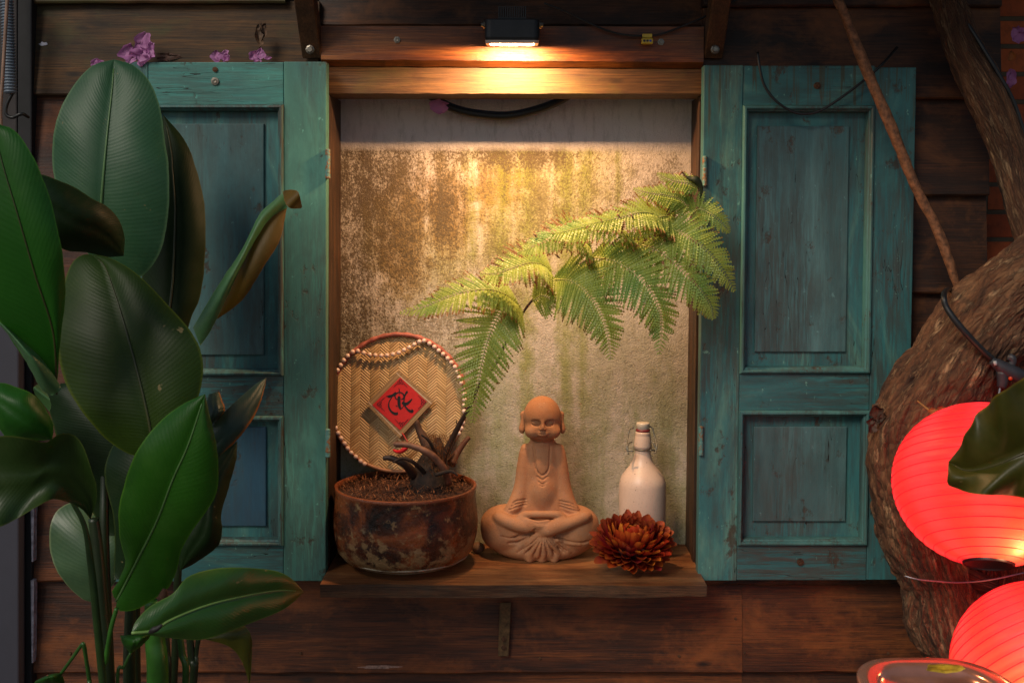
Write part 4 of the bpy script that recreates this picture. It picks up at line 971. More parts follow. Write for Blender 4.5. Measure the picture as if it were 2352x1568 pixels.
for i in range(N):
    th_ = math.acos(1 - 1.55 * (i + .5) / N); ph = i * ga + random.uniform(-.1, .1)
    nr = ax * math.cos(th_) + (B1 * math.cos(ph) + B2 * math.sin(ph)) * math.sin(th_); nr.normalize()
    k = math.sin(th_)
    p = cen + Vector((nr.x * RX * .62, nr.y * RX * .50, nr.z * RZ * .45 - .010))
    L = (.022 + .022 * min(1, th_ / 1.2)) * random.uniform(.85, 1.15); W = .0078 + .0045 * min(1, th_ / 1.0)
    bend = .38 + .45 * min(1, th_ / 1.7) + random.uniform(-.12, .12)
    allp.append((nr.y - nr.z * .2, petal_geo(p, nr, L, W * random.uniform(.8, 1.15), bend)))
allp.sort(key=lambda a: a[0])
def lift(v): return [Vector((q.x, q.y, max(q.z, FZ + .001 + .0003 * random.random()))) for q in v]
for i, (k, (v, f, uv)) in enumerate(allp[:100]): mesh('petal', lift(v), f, ptm, flo, True, uv)
vv = []; ff = []; uu = []
for k, (v, f, uv) in allp[100:]:
    n0 = len(vv); vv += lift(v); ff += [tuple(i + n0 for i in q_) for q_ in f]; uu += uv
o = mesh('petals', vv, ff, ptm, flo, True, uu); o['kind'] = 'stuff'
lathe('flower_heart', [(max(1e-5, RX * .6 * math.sin(math.pi * i / 10)), -RZ * .55 * math.cos(math.pi * i / 10)) for i in range(11)], cen + Vector((0, 0, -.012)), plain('flower_core', (.06, .006, .004), .8), flo, 24)

# pebble behind the figure
pb = P(1098, 1246, .09); v, f, _ = lathe_geo([(r * 1.0, z * .8) for r, z in ball(.016)], (pb.x, .09, FZ + .0128), 20)
o = mesh('pebble', wob(v, .003, 40), f, plain('brown_pebble', (.16, .08, .04), .7), None, True, org=Vector((pb.x, .09, FZ))); tag(o, 'small brown pebble on the shelf between the pot and the seated figure', 'stone')
# ------------------------------------------------------------------ seated clay figure (one surface from a distance field)
def surface_nets(D, org, h):
    inside = D < 0; nx, ny, nz = D.shape
    c = np.stack([inside[i:nx - 1 + i, j:ny - 1 + j, k:nz - 1 + k] for i in (0, 1) for j in (0, 1) for k in (0, 1)]); s = c.sum(0)
    act = (s > 0) & (s < 8); idx = -np.ones(act.shape, int); cells = np.argwhere(act); idx[act] = np.arange(len(cells))
    acc = np.zeros((len(cells), 3)); cnt = np.zeros(len(cells)); cor = [(i, j, k) for i in (0, 1) for j in (0, 1) for k in (0, 1)]
    vals = {q: D[cells[:, 0] + q[0], cells[:, 1] + q[1], cells[:, 2] + q[2]] for q in cor}
    for a in cor:
        for ax_ in range(3):
            if a[ax_]: continue
            b = list(a); b[ax_] = 1; b = tuple(b); va, vb = vals[a], vals[b]; m = (va < 0) != (vb < 0)
            t = np.where(m, va / np.where(m, va - vb, 1), 0); p = np.array(a, float)[None] + 0 * acc; p[:, ax_] += t
            acc[m] += p[m]; cnt[m] += 1
    V = (cells + acc / cnt[:, None]) * h + np.array(org); F_ = []
    for ax_ in range(3):
        sl0 = [slice(None)] * 3; sl1 = [slice(None)] * 3; sl0[ax_] = slice(0, -1); sl1[ax_] = slice(1, None)
        a, b = inside[tuple(sl0)], inside[tuple(sl1)]; e = np.argwhere(a != b); u, w = [(1, 2), (2, 0), (0, 1)][ax_]
        e = e[(e[:, u] > 0) & (e[:, w] > 0) & (e[:, u] < D.shape[u] - 1) & (e[:, w] < D.shape[w] - 1)]
        du = np.zeros(3, int); du[u] = 1; dw = np.zeros(3, int); dw[w] = 1
        q = [idx[tuple((e - du - dw).T)], idx[tuple((e - dw).T)], idx[tuple(e.T)], idx[tuple((e - du).T)]]
        q = np.stack(q, 1); fl_ = a[tuple(e.T)]; q[~fl_] = q[~fl_][:, ::-1]; F_.append(q)
    return V, np.vstack(F_)
def clay_figure():
    h = 1.7; X = np.arange(-146, 146, h); Y = np.arange(-92, 74, h); Z = np.arange(-4, 400, h)
    D = np.full((len(X), len(Y), len(Z)), 50.0, np.float32)
    def box(lo, hi, pad):
        s = []
        for A, a, b in zip((X, Y, Z), lo, hi): s.append(slice(max(0, np.searchsorted(A, a - pad)), np.searchsorted(A, b + pad)))
        return tuple(s)
    def grid(s): return X[s[0]][:, None, None], Y[s[1]][None, :, None], Z[s[2]][None, None, :]
    def smin(a, b, k):
        g = np.clip(.5 + .5 * (b - a) / k, 0, 1); return b * (1 - g) + a * g - k * g * (1 - g)
    def ell(c, r, k=6, sub=False):
        s = box([c[i] - r[i] for i in range(3)], [c[i] + r[i] for i in range(3)], 16); x, y, z = grid(s)
        q = np.sqrt(((x - c[0]) / r[0]) ** 2 + ((y - c[1]) / r[1]) ** 2 + ((z - c[2]) / r[2]) ** 2)
        q2 = np.sqrt(((x - c[0]) / r[0] ** 2) ** 2 + ((y - c[1]) / r[1] ** 2) ** 2 + ((z - c[2]) / r[2] ** 2) ** 2) + 1e-6
        d = q * (q - 1) / q2; D[s] = -smin(-D[s], d, k) if sub else smin(D[s], d, k)
    def path(pts, k=4, sub=False, sy=1.0):
        pts = [np.array(p, float) for p in pts]
        for a, b in zip(pts[:-1], pts[1:]):
            r = max(a[3], b[3]); s = box(np.minimum(a, b)[:3] - r, np.maximum(a, b)[:3] + r, 12); x, y, z = grid(s); ab = b[:3] - a[:3]; L = (ab ** 2).sum() + 1e-9
            t = np.clip(((x - a[0]) * ab[0] + (y - a[1]) * ab[1] + (z - a[2]) * ab[2]) / L, 0, 1)
            d = np.sqrt((x - a[0] - t * ab[0]) ** 2 + ((y - a[1] - t * ab[1]) * sy) ** 2 + (z - a[2] - t * ab[2]) ** 2) - (a[3] + t * (b[3] - a[3]))
            D[s] = -smin(-D[s], d, k) if sub else smin(D[s], d, k)
    def spath(pts, n=14, **kw): path([tuple(q) for q in smooth_pts(pts, n)], **kw)
    def yfront(x, z, start=-90):
        i = min(len(X) - 1, max(0, int((x - X[0]) / h))); kz = min(len(Z) - 1, max(0, int((z - Z[0]) / h))); col = D[i, :, kz]; w = np.argmax(col < 0)
        return Y[w] if col[w] < 0 else 0
    # torso and robe
    tz = [(100, 78, 42), (125, 72, 40), (150, 63, 38), (180, 58, 36), (215, 55, 34), (245, 46, 32), (265, 37, 28), (280, 25, 23)]
    s = box((-90, -60, 80), (90, 60, 290), 8); x, y, z = grid(s)
    w = np.interp(z, [a for a, _, _ in tz], [b for _, b, _ in tz]); dp = np.interp(z, [a for a, _, _ in tz], [b for _, _, b in tz])
    q = (np.abs((x - 5) / w) ** 2.5 + np.abs((y - 4) / dp) ** 2.3) ** (1 / 2.4); d = np.maximum((q - 1) * np.minimum(w, dp) * .9, np.maximum(z - 283, 90 - z)); D[s] = smin(D[s], d, 8)
    ell((5, -18, 160), (30, 26, 46), 7); ell((4, -14, 215), (26, 20, 48), 8)
    # lap
    ell((-76, 2, 78), (62, 56, 44), 10); ell((74, 2, 78), (62, 56, 44), 10); ell((0, 2, 56), (112, 60, 50), 12); ell((0, -2, 22), (104, 56, 32), 12); ell((-78, 0, 56), (58, 54, 46), 10); ell((78, 0, 56), (58, 54, 46), 10)
    # upper arms under the sleeves
    spath([(-33, -6, 258, 13), (-39, -10, 215, 14), (-43, -12, 170, 16), (-54, -18, 134, 17), (-72, -26, 114, 11)], k=6); spath([(42, -6, 258, 13), (48, -10, 215, 14), (53, -12, 170, 16), (63, -18, 132, 17), (78, -26, 113, 12)], k=6)
    # grooves between sleeve and belly
    spath([(-28, -37, 250, 2.2), (-29, -40, 200, 2.6), (-27, -42, 160, 3), (-20, -44, 132, 3.2), (-4, -46, 122, 2.6)], k=3, sub=True); spath([(34, -37, 245, 2.2), (36, -40, 200, 2.6), (34, -42, 160, 3), (30, -44, 132, 3.2), (16, -46, 122, 2.6)], k=3, sub=True)
    def carve(pts, r, k=2.0, sub=True, off=0.0, n=16):
        q = smooth_pts(pts, n); path([(a, yfront(a, b) + off, b, r if len(pts[0]) == 2 else c_[0]) for a, b, *c_ in q], k=k, sub=sub)
    # sleeves' folded cuffs
    for kk in range(3): carve([(-72 + kk * 4, 120 + kk * 7), (-54, 127 + kk * 7), (-32, 131 + kk * 6)], 1.0, 2.5)
    for kk in range(3): carve([(92 - kk * 5, 116 + kk * 6), (68, 122 + kk * 7), (44, 128 + kk * 6)], 1.0, 2.5)
    # hands in the lap: two cupped hands, thumbs meeting
    spath([(-44, -48, 108, 8), (-30, -54, 114, 8), (0, -56, 115, 7.5), (32, -54, 114, 8), (46, -48, 109, 9)], k=4)
    spath([(-46, -52, 106, 8.5), (-30, -62, 97, 9), (0, -66, 91, 9), (34, -60, 95, 9.5), (50, -50, 106, 9)], k=3)
    spath([(-34, -64, 104, 4), (-8, -69, 100, 3.8), (18, -66, 102, 3.5)], k=1.5)
    for zz, a, b in ((96, -30, 20), (90, -22, 24)): spath([(a, -72, zz, 1.1), ((a + b) / 2, -77, zz - 2, 1.1), (b, -71, zz + 1, 1.1)], k=1.5, sub=True)
    # shins
    spath([(-98, -34, 104, 9), (-80, -48, 98, 11), (-45, -58, 88, 11.5), (-12, -60, 83, 8)], k=9); spath([(110, -30, 106, 8), (92, -44, 102, 10), (55, -56, 91, 12), (20, -62, 81, 12.5), (4, -60, 77, 9)], k=9)
    ell((2, -34, 104), (38, 22, 11), 4)
    # pleats fanning down the front
    fan = [(-6, -62, 72, -60, -44, 24), (-2, -64, 70, -44, -50, 20), (2, -66, 68, -24, -57, 17), (4, -66, 66, -8, -60, 16), (6, -66, 66, 8, -60, 16), (9, -66, 66, 24, -58, 17), (12, -64, 66, 42, -53, 20), (15, -62, 68, 66, -46, 24)]
    for (a, b, c, d_, e, g) in fan: spath([(a, b, c, 3), ((a * .55 + d_ * .45), (b + e) / 2 - 2, (c + g) / 2 + 3, 4.0), (d_, e + 1, g, 3.6 if abs(d_) < 30 else 2.2)], k=6, n=10)
    for i in range(len(fan) - 1):
        a, b = fan[i], fan[i + 1]; carve([((a[0] + b[0]) / 2, 66), ((a[0] + b[0]) * .28 + (a[3] + b[3]) * .22, 44), ((a[3] + b[3]) / 2, 22)], 1.2, 2.2)
    # hem scallops and the folds either side
    for i, xx in enumerate((-24, 4, 32)): ell((xx, -46, 9), (10, 12, 14), 7)
    carve([(-90, 62), (-66, 58), (-42, 66), (-24, 78)], 1.6); carve([(-72, 46), (-48, 48), (-28, 62), (-14, 76)], 2.4, 3); carve([(-60, 60), (-30, 68), (-12, 84)], 2.2, 3); carve([(30, 62), (54, 52), (84, 46), (112, 48)], 2.4, 3); carve([(20, 66), (40, 44), (60, 26)], 2.0, 2)
    carve([(36, 56), (60, 46), (90, 42)], 3, 3, False, 1)
    # neckline U and chest creases
    carve([(-18, 270), (-14, 245), (-10, 215), (4, 202), (18, 215), (21, 245), (22, 268)], 1.9, 1.5, n=26)
    carve([(-8, 199), (4, 192), (16, 199)], 1.3, 1.5); carve([(-5, 187), (4, 182), (13, 187)], 1.3, 1.5); carve([(-2, 180), (4, 177), (10, 180)], 1.1, 1.5)
    # neck, head
    spath([(4, 4, 262, 26), (4, 2, 287, 25)], n=4, k=5); ell((4, -1, 334), (43.5, 44, 50), 6); ell((4, -6, 308), (40, 38, 28), 9); ell((-18, -26, 303), (18, 16, 16), 8); ell((27, -26, 303), (18, 16, 16), 8)
    for sx_ in (-1, 1):   # ears with long lobes
        cx = 4 + sx_ * 44.5; spath([(cx - sx_ * 3, 6, 344, 3), (cx + sx_ * 2, 5, 340, 3.8), (cx + sx_ * 1, 4, 324, 4), (cx + sx_ * 3, 2, 306, 5.8), (cx + sx_ * 2, 2, 299, 5.6)], k=2.5, n=12); spath([(cx + sx_ * 2, -3, 336, 1.8), (cx + sx_ * 1, -3, 322, 1.8)], k=1.5, sub=True, n=4)
    # face: brows, closed lids, nose, mouth, chin
    for sx_ in (-1, 1):
        cx = 4 + sx_ * 15
        y = yfront(cx, 326); ell((cx, y + 1, 326), (12, 3.0, 7), 5, True); y = yfront(cx, 325); ell((cx, y + 2.4, 324.5), (10.5, 5, 5.0), 2)
        carve([(cx - 10, 324), (cx - 4, 319.6), (cx + 4, 319.6), (cx + 10, 324)], 1.3, 1.0, n=12); carve([(cx - 11, 329), (cx, 332.5), (cx + 11, 329)], .9, 1.5, n=10)
    y = yfront(4, 330); spath([(4, y + 2, 334, 2.2), (4, y - .5, 322, 2.8), (4, y - 3, 315.5, 3.4)], k=3, n=8); ell((0, y - 2.5, 313), (3, 3.6, 2.6), 2); ell((8, y - 2.5, 313), (3, 3.6, 2.6), 2)
    y = yfront(4, 303); ell((4, y, 301), (11, 5, 7), 4); y = yfront(4, 302)
    ell((4, y + .5, 304.5), (6, 2.6, 2.2), 1.5); ell((4, y + .6, 299), (5, 2.6, 2.4), 1.5); carve([(-4, 302), (4, 301.4), (12, 302)], 1.0, .8, n=8)
    ell((4, yfront(4, 291) + 3, 291), (9, 6, 6), 4)
    carve([(-30, 281), (4, 276), (38, 281)], 1.6, 2)
    D[:, :, Z < 0] = np.maximum(D[:, :, Z < 0], 1)
    return surface_nets(D, (X[0], Y[0], Z[0]), h)
V, Fq = clay_figure()
FGY = 0.068
base = P(1240, 1290, FGY); sc = S(FGY) * 1.0
sc_z = (P(1240, 908, FGY).z - FZ) / 385.0
# solve the figure's foot from the shelf it stands on
V = V * np.array([sc, sc, sc_z]) + np.array([base.x, FGY, FZ])
t = NT('terracotta'); co = t.coord(); n_ = t.noise(co, 22, 6, .65); f_ = t.noise(co, 420, 3, .6); z_ = t.noise(co, 8, 3, .6)
c = t.mix(n_, (.34, .135, .055), (.53, .25, .115)); c = t.mix(t.math('MULTIPLY', t.step(t.noise(co, 35, 8, .75), .48, .66), .5), c, (.36, .21, .13)); c = t.mix(t.math('MULTIPLY', t.step(f_, .58, .68), .5), c, (.15, .06, .028))
c = t.mix(t.math('MULTIPLY', t.step(t.noise(co, 180, 2, .5), .72, .75), .7), c, (.6, .42, .28))
clay = t.fin(c, .72, t.bump(t.math('ADD', f_, t.math('MULTIPLY', n_, .8)), .6, .0014))
sto = mesh('seated_monk_statue', V, [tuple(map(int, q)) for q in Fq], clay, None, True, org=Vector((base.x, FGY, FZ)))
sm_ = sto.modifiers.new('soften', 'SMOOTH'); sm_.factor = .5; sm_.iterations = 3
tag(sto, 'terracotta figure of a meditating child monk with closed eyes on the middle of the shelf', 'statue')

# ------------------------------------------------------------------ tree
def bark():
    t = NT('rough_bark'); u, s_, _ = t.sep(t.coord('UV')); cc = t.n('CombineXYZ')
    # wrap the angle on a circle so the seam does not show
    t.l(t.math('MULTIPLY', t.math('COSINE', u), .09), cc.inputs[0]); t.l(t.math('MULTIPLY', t.math('SINE', u), .09), cc.inputs[1]); t.l(t.math('MULTIPLY', s_, 1.0), cc.inputs[2])
    co = cc.outputs[0]
    a = t.noise(t.map(co, (30, 30, 8)), 1, 9, .75, 0.4); b = t.noise(t.map(co, (170, 170, 42)), 1, 6, .75, .3); v1 = t.voro(t.map(co, (95, 95, 34)), 1.0, 'DISTANCE_TO_EDGE'); fl_ = t.noise(t.map(co, (60, 60, 15), (5, 5, 5)), 1, 7, .72)
    c = t.ramp(a, [(.32, (.026, .011, .006)), (.5, (.125, .050, .020)), (.68, (.27, .135, .06))])
    c = t.mix(t.math('MULTIPLY', t.step(fl_, .54, .60), .9), c, t.mix(b, (.28, .14, .06), (.58, .37, .20)))
    c = t.mix(t.math('MULTIPLY', t.step(v1, .06, .01), .35), c, (.022, .010, .006))
    c = t.mix(t.math('MULTIPLY', t.step(b, .56, .68), .5), c, (.035, .02, .012))
    h = t.math('ADD', t.math('MULTIPLY', t.step(v1, .0, .25), .5), t.math('ADD', t.math('MULTIPLY', b, .8), t.math('MULTIPLY', t.step(fl_, .54, .62), .7)))
    return t.fin(c, .85, t.bump(h, 1.0, .007))
M['bark'] = bark()
def limb(name, pts, parent, amp=.010, seg=150, n=300, mat=None):
    q = smooth_pts(pts, n); pp = [P(a, b, c) for a, b, c, r in q]; rr = [r * S(c) for a, b, c, r in q]
    v, f, uv = tube_geo(pp, rr, seg, True); cen, T, U = frames(pp); out = []
    for i in range(n):
        for k in range(seg):
            p = v[i * seg + k]; nr = (p - cen[i]).normalized(); a, s_ = uv[i * seg + k]; rr0 = rr[i]
            w = Vector((math.cos(a) * rr0 * 60, math.sin(a) * rr0 * 60, s_ * 15)); w2 = Vector((math.cos(a) * rr0 * 150, math.sin(a) * rr0 * 150, s_ * 45 + 7)); lo = Vector((math.cos(a) * rr0 * 12, math.sin(a) * rr0 * 12, s_ * 7))
            vd = noise.voronoi(Vector((w.x * 1.5, w.y * 1.5, w.z * 1.1)))[0]; d = 1.9 * noise.noise(lo) * amp + (1 - 2 * abs(noise.noise(w))) * amp * .5 + min(.35, vd[1] - vd[0]) * amp * 1.3 + noise.noise(w2) * amp * .4
            out.append(p + nr * d)
    return mesh(name, out, f, mat or M['bark'], parent, True, uv)
TY = -0.26
tree = thing('tree', Vector((P(2230, 1600, TY).x, TY, GZ)), 'gnarled brown tree trunk bending up across the right shutter, its limbs leaving at the right', 'tree')
pgz = 2210
limb('trunk', [(2270, 2700, TY, 115), (2255, 2300, TY, 100), (2245, 1900, TY, 90), (2232, 1640, TY, 82), (2212, 1500, TY, 76), (2182, 1420, TY, 77), (2158, 1330, TY, 76), (2126, 1245, TY, 84), (2105, 1150, TY, 94), (2102, 1055, TY, 104), (2128, 960, TY, 103), (2168, 880, TY, 101), (2218, 800, TY, 97), (2282, 728, TY, 96), (2350, 672, TY, 98), (2440, 625, TY, 100), (2600, 575, TY, 98), (2850, 480, TY, 92), (3150, 300, TY, 85)], tree, .0105, 180, 560)
limb('limb', [(2262, 1620, TY + .05, 80), (2278, 1450, TY + .05, 66), (2300, 1320, TY + .05, 62), (2312, 1180, TY + .04, 60), (2312, 1040, TY + .04, 66), (2322, 920, TY + .04, 74), (2350, 820, TY + .04, 70), (2420, 730, TY + .04, 70), (2500, 660, TY + .03, 60)], tree, .010, 110, 240)
limb('limb', [(2120, -160, -.10, 30), (2172, -20, -.10, 34), (2205, 100, -.11, 38), (2252, 190, -.12, 42), (2292, 272, -.13, 41), (2326, 360, -.14, 41), (2356, 470, -.17, 40), (2392, 570, -.20, 42), (2440, 640, -.24, 50)], tree, .005, 70, 200)
ptube('root_stub', [(2215, 1318, -.26, 30), (2235, 1330, -.28, 24), (2262, 1340, -.27, 20), (2285, 1345, -.25, 14)], M['bark'], tree, 14, 14)
cable('strap', [(2182, 664, -.23, 5), (2172, 668, -.31, 6), (2168, 682, -.355, 7), (2174, 706, -.365, 7), (2196, 738, -.375, 7.5), (2226, 773, -.38, 7.5), (2258, 806, -.375, 7.5), (2280, 826, -.365, 8), (2292, 838, -.36, 9)], 'black rubber strap pulled tight across the tree trunk', 'strap')
plug = thing('plug', P(2310, 850, -.36), 'dark grey electric plug and socket hanging by the trunk above the red lantern', 'plug')
gm_ = plain('grey_plastic', (.035, .036, .042), .5)
ptube('socket', [(2276, 828, -.37, 8), (2290, 836, -.37, 13), (2305, 846, -.37, 17), (2330, 858, -.37, 18), (2352, 868, -.36, 18), (2400, 880, -.35, 18)], gm_, plug, 20, 14)
ptube('cap', [(2302, 852, -.37, 14), (2303, 872, -.37, 13), (2300, 890, -.37, 10)], gm_, plug, 8, 12); ptube('ring', [(2318, 828, -.37, 5), (2322, 820, -.37, 9), (2326, 828, -.37, 9), (2322, 842, -.37, 8)], gm_, plug, 10, 10)
ptube('white_tag', [(2285, 829, -.386, 4), (2287, 838, -.386, 4)], plain('white_plastic', (.45, .45, .45), .5), plug, 3, 8)
ptube('red_light', [(2321, 868, -.392, 1), (2321, 869, -.394, 5), (2321, 870, -.396, 1)], plain('red_plastic', (.6, .06, .01), .4), plug, 5, 10)
cable('cable', [(2298, 885, -.37, 2.2), (2294, 905, -.38, 2.2), (2286, 925, -.40, 2.2), (2284, 950, -.45, 2.2)], 'thin grey cable dropping from the plug behind the red lantern', 'cable', plain('grey_cable', (.25, .27, .3), .3))
cable('wire', [(2078, 1322, -.335, 1.8), (2110, 1330, -.345, 2), (2150, 1334, -.345, 2), (2190, 1337, -.345, 2), (2240, 1335, -.34, 2), (2290, 1328, -.34, 2), (2345, 1316, -.34, 2), (2420, 1300, -.33, 2)], 'thin steel wire tied round the tree trunk between the two lanterns', 'wire', plain('bright_wire', (.35, .36, .4), .3, .8))
# bare stick
st = limb('bare_stick', [(1900, -60, -.17, 10), (1925, 0, -.17, 10), (1958, 80, -.165, 10), (2000, 185, -.16, 10.5), (2042, 280, -.16, 10.5), (2105, 432, -.155, 10), (2150, 520, -.155, 9.5), (2182, 605, -.155, 8.5), (2212, 700, -.155, 8)], None, .0022, 24, 160, plain('reddish_bark', (.21, .085, .035), .7, 0, .6, 90, 1.0))
tag(st, 'slender reddish brown stick leaning diagonally across the right shutter', 'stick')
# ------------------------------------------------------------------ dry leaves by the trunk
def scrap(name, px, py, y, size, col, label, cat, seed, pts=9, fold=.5, fx=1.0, fy=1.0, mat=None, parent=None):
    random.seed(seed); n = 8; v = []; f = []; c = P(px, py, y); s = S(y)
    for j in range(n + 1):
        for i in range(n + 1):
            a, b = i / n * 2 - 1, j / n * 2 - 1; r = math.sqrt(max(0, 1 - b * b)) * (.85 + .3 * noise.noise(Vector((b * 2, seed, 0))))
            X_, Z_ = a * r * size * fx, b * size * fy; q = noise.noise_vector(Vector((a * 1.4, b * 1.4, seed * 2.3))) * size * fold * .7
            v.append(c + Vector((X_ * s + q.x * s, -abs(q.y) * s * 1.5 - a * a * size * fold * s * .5, Z_ * s + q.z * s)))
    for j in range(n):
        for i in range(n): k = j * (n + 1) + i; f.append((k, k + 1, k + n + 2, k + n + 1))
    o = mesh(name, v, f, mat or plain(name + '_stuff', col, .7, 0, .5, 60, .5), parent, True, org=None if parent else c)
    if parent is None: tag(o, label, cat)
    return o
dl = thing('dry_leaf', P(2010, 965, -.3), 'curled dark dry leaves caught on the left side of the trunk', 'dry leaves')
for i, (a, b, s_) in enumerate(((2012, 950, 20), (2003, 975, 16), (2026, 962, 15))): scrap('withered_leaf', a, b, -.30, s_, (.07, .035, .018), '', '', 11 + i, fold=.8, parent=dl)
tw = thing('twig', P(2150, 945, -.42), 'yellow brown leafless twig lying along the top of the upper red lantern', 'twig')
ptube('stalk', [(2107, 920, -.40, 1.5), (2122, 932, -.41, 2.2), (2138, 943, -.42, 2.5), (2160, 940, -.42, 2)], plain('ochre_leaf', (.30, .14, .03), .6, 0, .4, 60), tw, 14, 6)
scrap('leaf', 2140, 944, -.425, 11, (.30, .13, .03), '', '', 21, fx=1.0, fy=.8, parent=tw); scrap('leaf', 2165, 938, -.42, 10, (.30, .10, .03), '', '', 23, fx=1.4, fy=.5, parent=tw)

# ------------------------------------------------------------------ bougainvillea bracts
bt = NT('magenta_bract'); n_ = bt.noise(bt.offset(bt.coord()), 40, 5, .6); c = bt.mix(n_, (.42, .10, .36), (.72, .36, .64)); bmt = bt.fin(c, .55, bt.bump(n_, .4, .002))
tr = bt.n('BsdfTranslucent'); bt.l(c, tr.inputs[0]); mx = bt.n('MixShader'); mx.inputs[0].default_value = .3; bt.l(bt.b.outputs[0], mx.inputs[1]); bt.l(tr.outputs[0], mx.inputs[2]); bt.l(mx.outputs[0], bt.out.inputs[0])
def bract(px, py, y, ps, label):
    o = thing('bougainvillea_bloom', P(px, py, y), label, 'flower', 'fallen bougainvillea bracts')
    for i, (dx, dy, s_, fx, fy) in enumerate(ps): scrap('bract', px + dx, py + dy, y - .006 * i, s_, None, '', '', int(px) + i * 7, fold=.7, fx=fx, fy=fy, mat=bmt, parent=o)
bract(318, 120, -.05, [(14, -18, 26, 1.0, .9), (-18, 4, 24, 1, .8), (8, 8, 24, 1.1, .8), (30, -4, 18, .8, 1)], 'largest magenta bougainvillea bloom on top of the left shutter')
bract(508, 128, -.05, [(-10, 2, 15, 1, .8), (8, 2, 14, 1, .9), (14, 4, 10, 1, .8)], 'small pink crumpled bloom, the middle one on the left shutter top')
bract(594, 128, -.05, [(-8, 2, 14, 1.1, .8), (6, 0, 14, 1, .9), (22, 6, 8, 1.2, .5)], 'dull magenta bloom on the shutter top, below the dried hanging leaf')
bract(225, 146, -.30, [(0, -3, 13, 1.4, .45), (-12, 2, 6, 1, .4)], 'pale pink bract resting on the tip of the tall round leaf')
bract(1010, 247, .10, [(0, 0, 19, 1.3, .8)], 'single dark magenta bract behind the hose in the niche')
bract(2335, 80, -.02, [(0, 0, 22, 1, .8)], 'dark magenta bloom at the top right edge, higher one')
bract(2318, 182, -.02, [(0, 0, 18, .8, 1)], 'dusky pink bloom beside the black cable on the right edge')
hl = thing('dried_leaf', P(600, 75, -.05), 'dry brown curled leaf hanging on the board above the left shutter', 'dry leaf')
scrap('curl', 598, 82, -.05, 22, (.16, .09, .05), '', '', 41, fold=.6, fx=.4, fy=1.3, parent=hl); scrap('curl', 608, 70, -.05, 15, (.13, .07, .04), '', '', 43, fold=.6, fx=.4, fy=1.0, parent=hl)
o = scrap('dry_leaf', 390, 132, -.045, 26, (.10, .045, .03), 'flat brown dry leaf lying on the left shutter top beside the largest bloom', 'dry leaf', 45, fold=.4, fx=1.3, fy=.35)
o = scrap('dry_flower', 2322, 130, -.02, 10, (.35, .10, .02), 'small orange withered flower between the two dark blooms at the right edge', 'flower', 46, fold=.8)

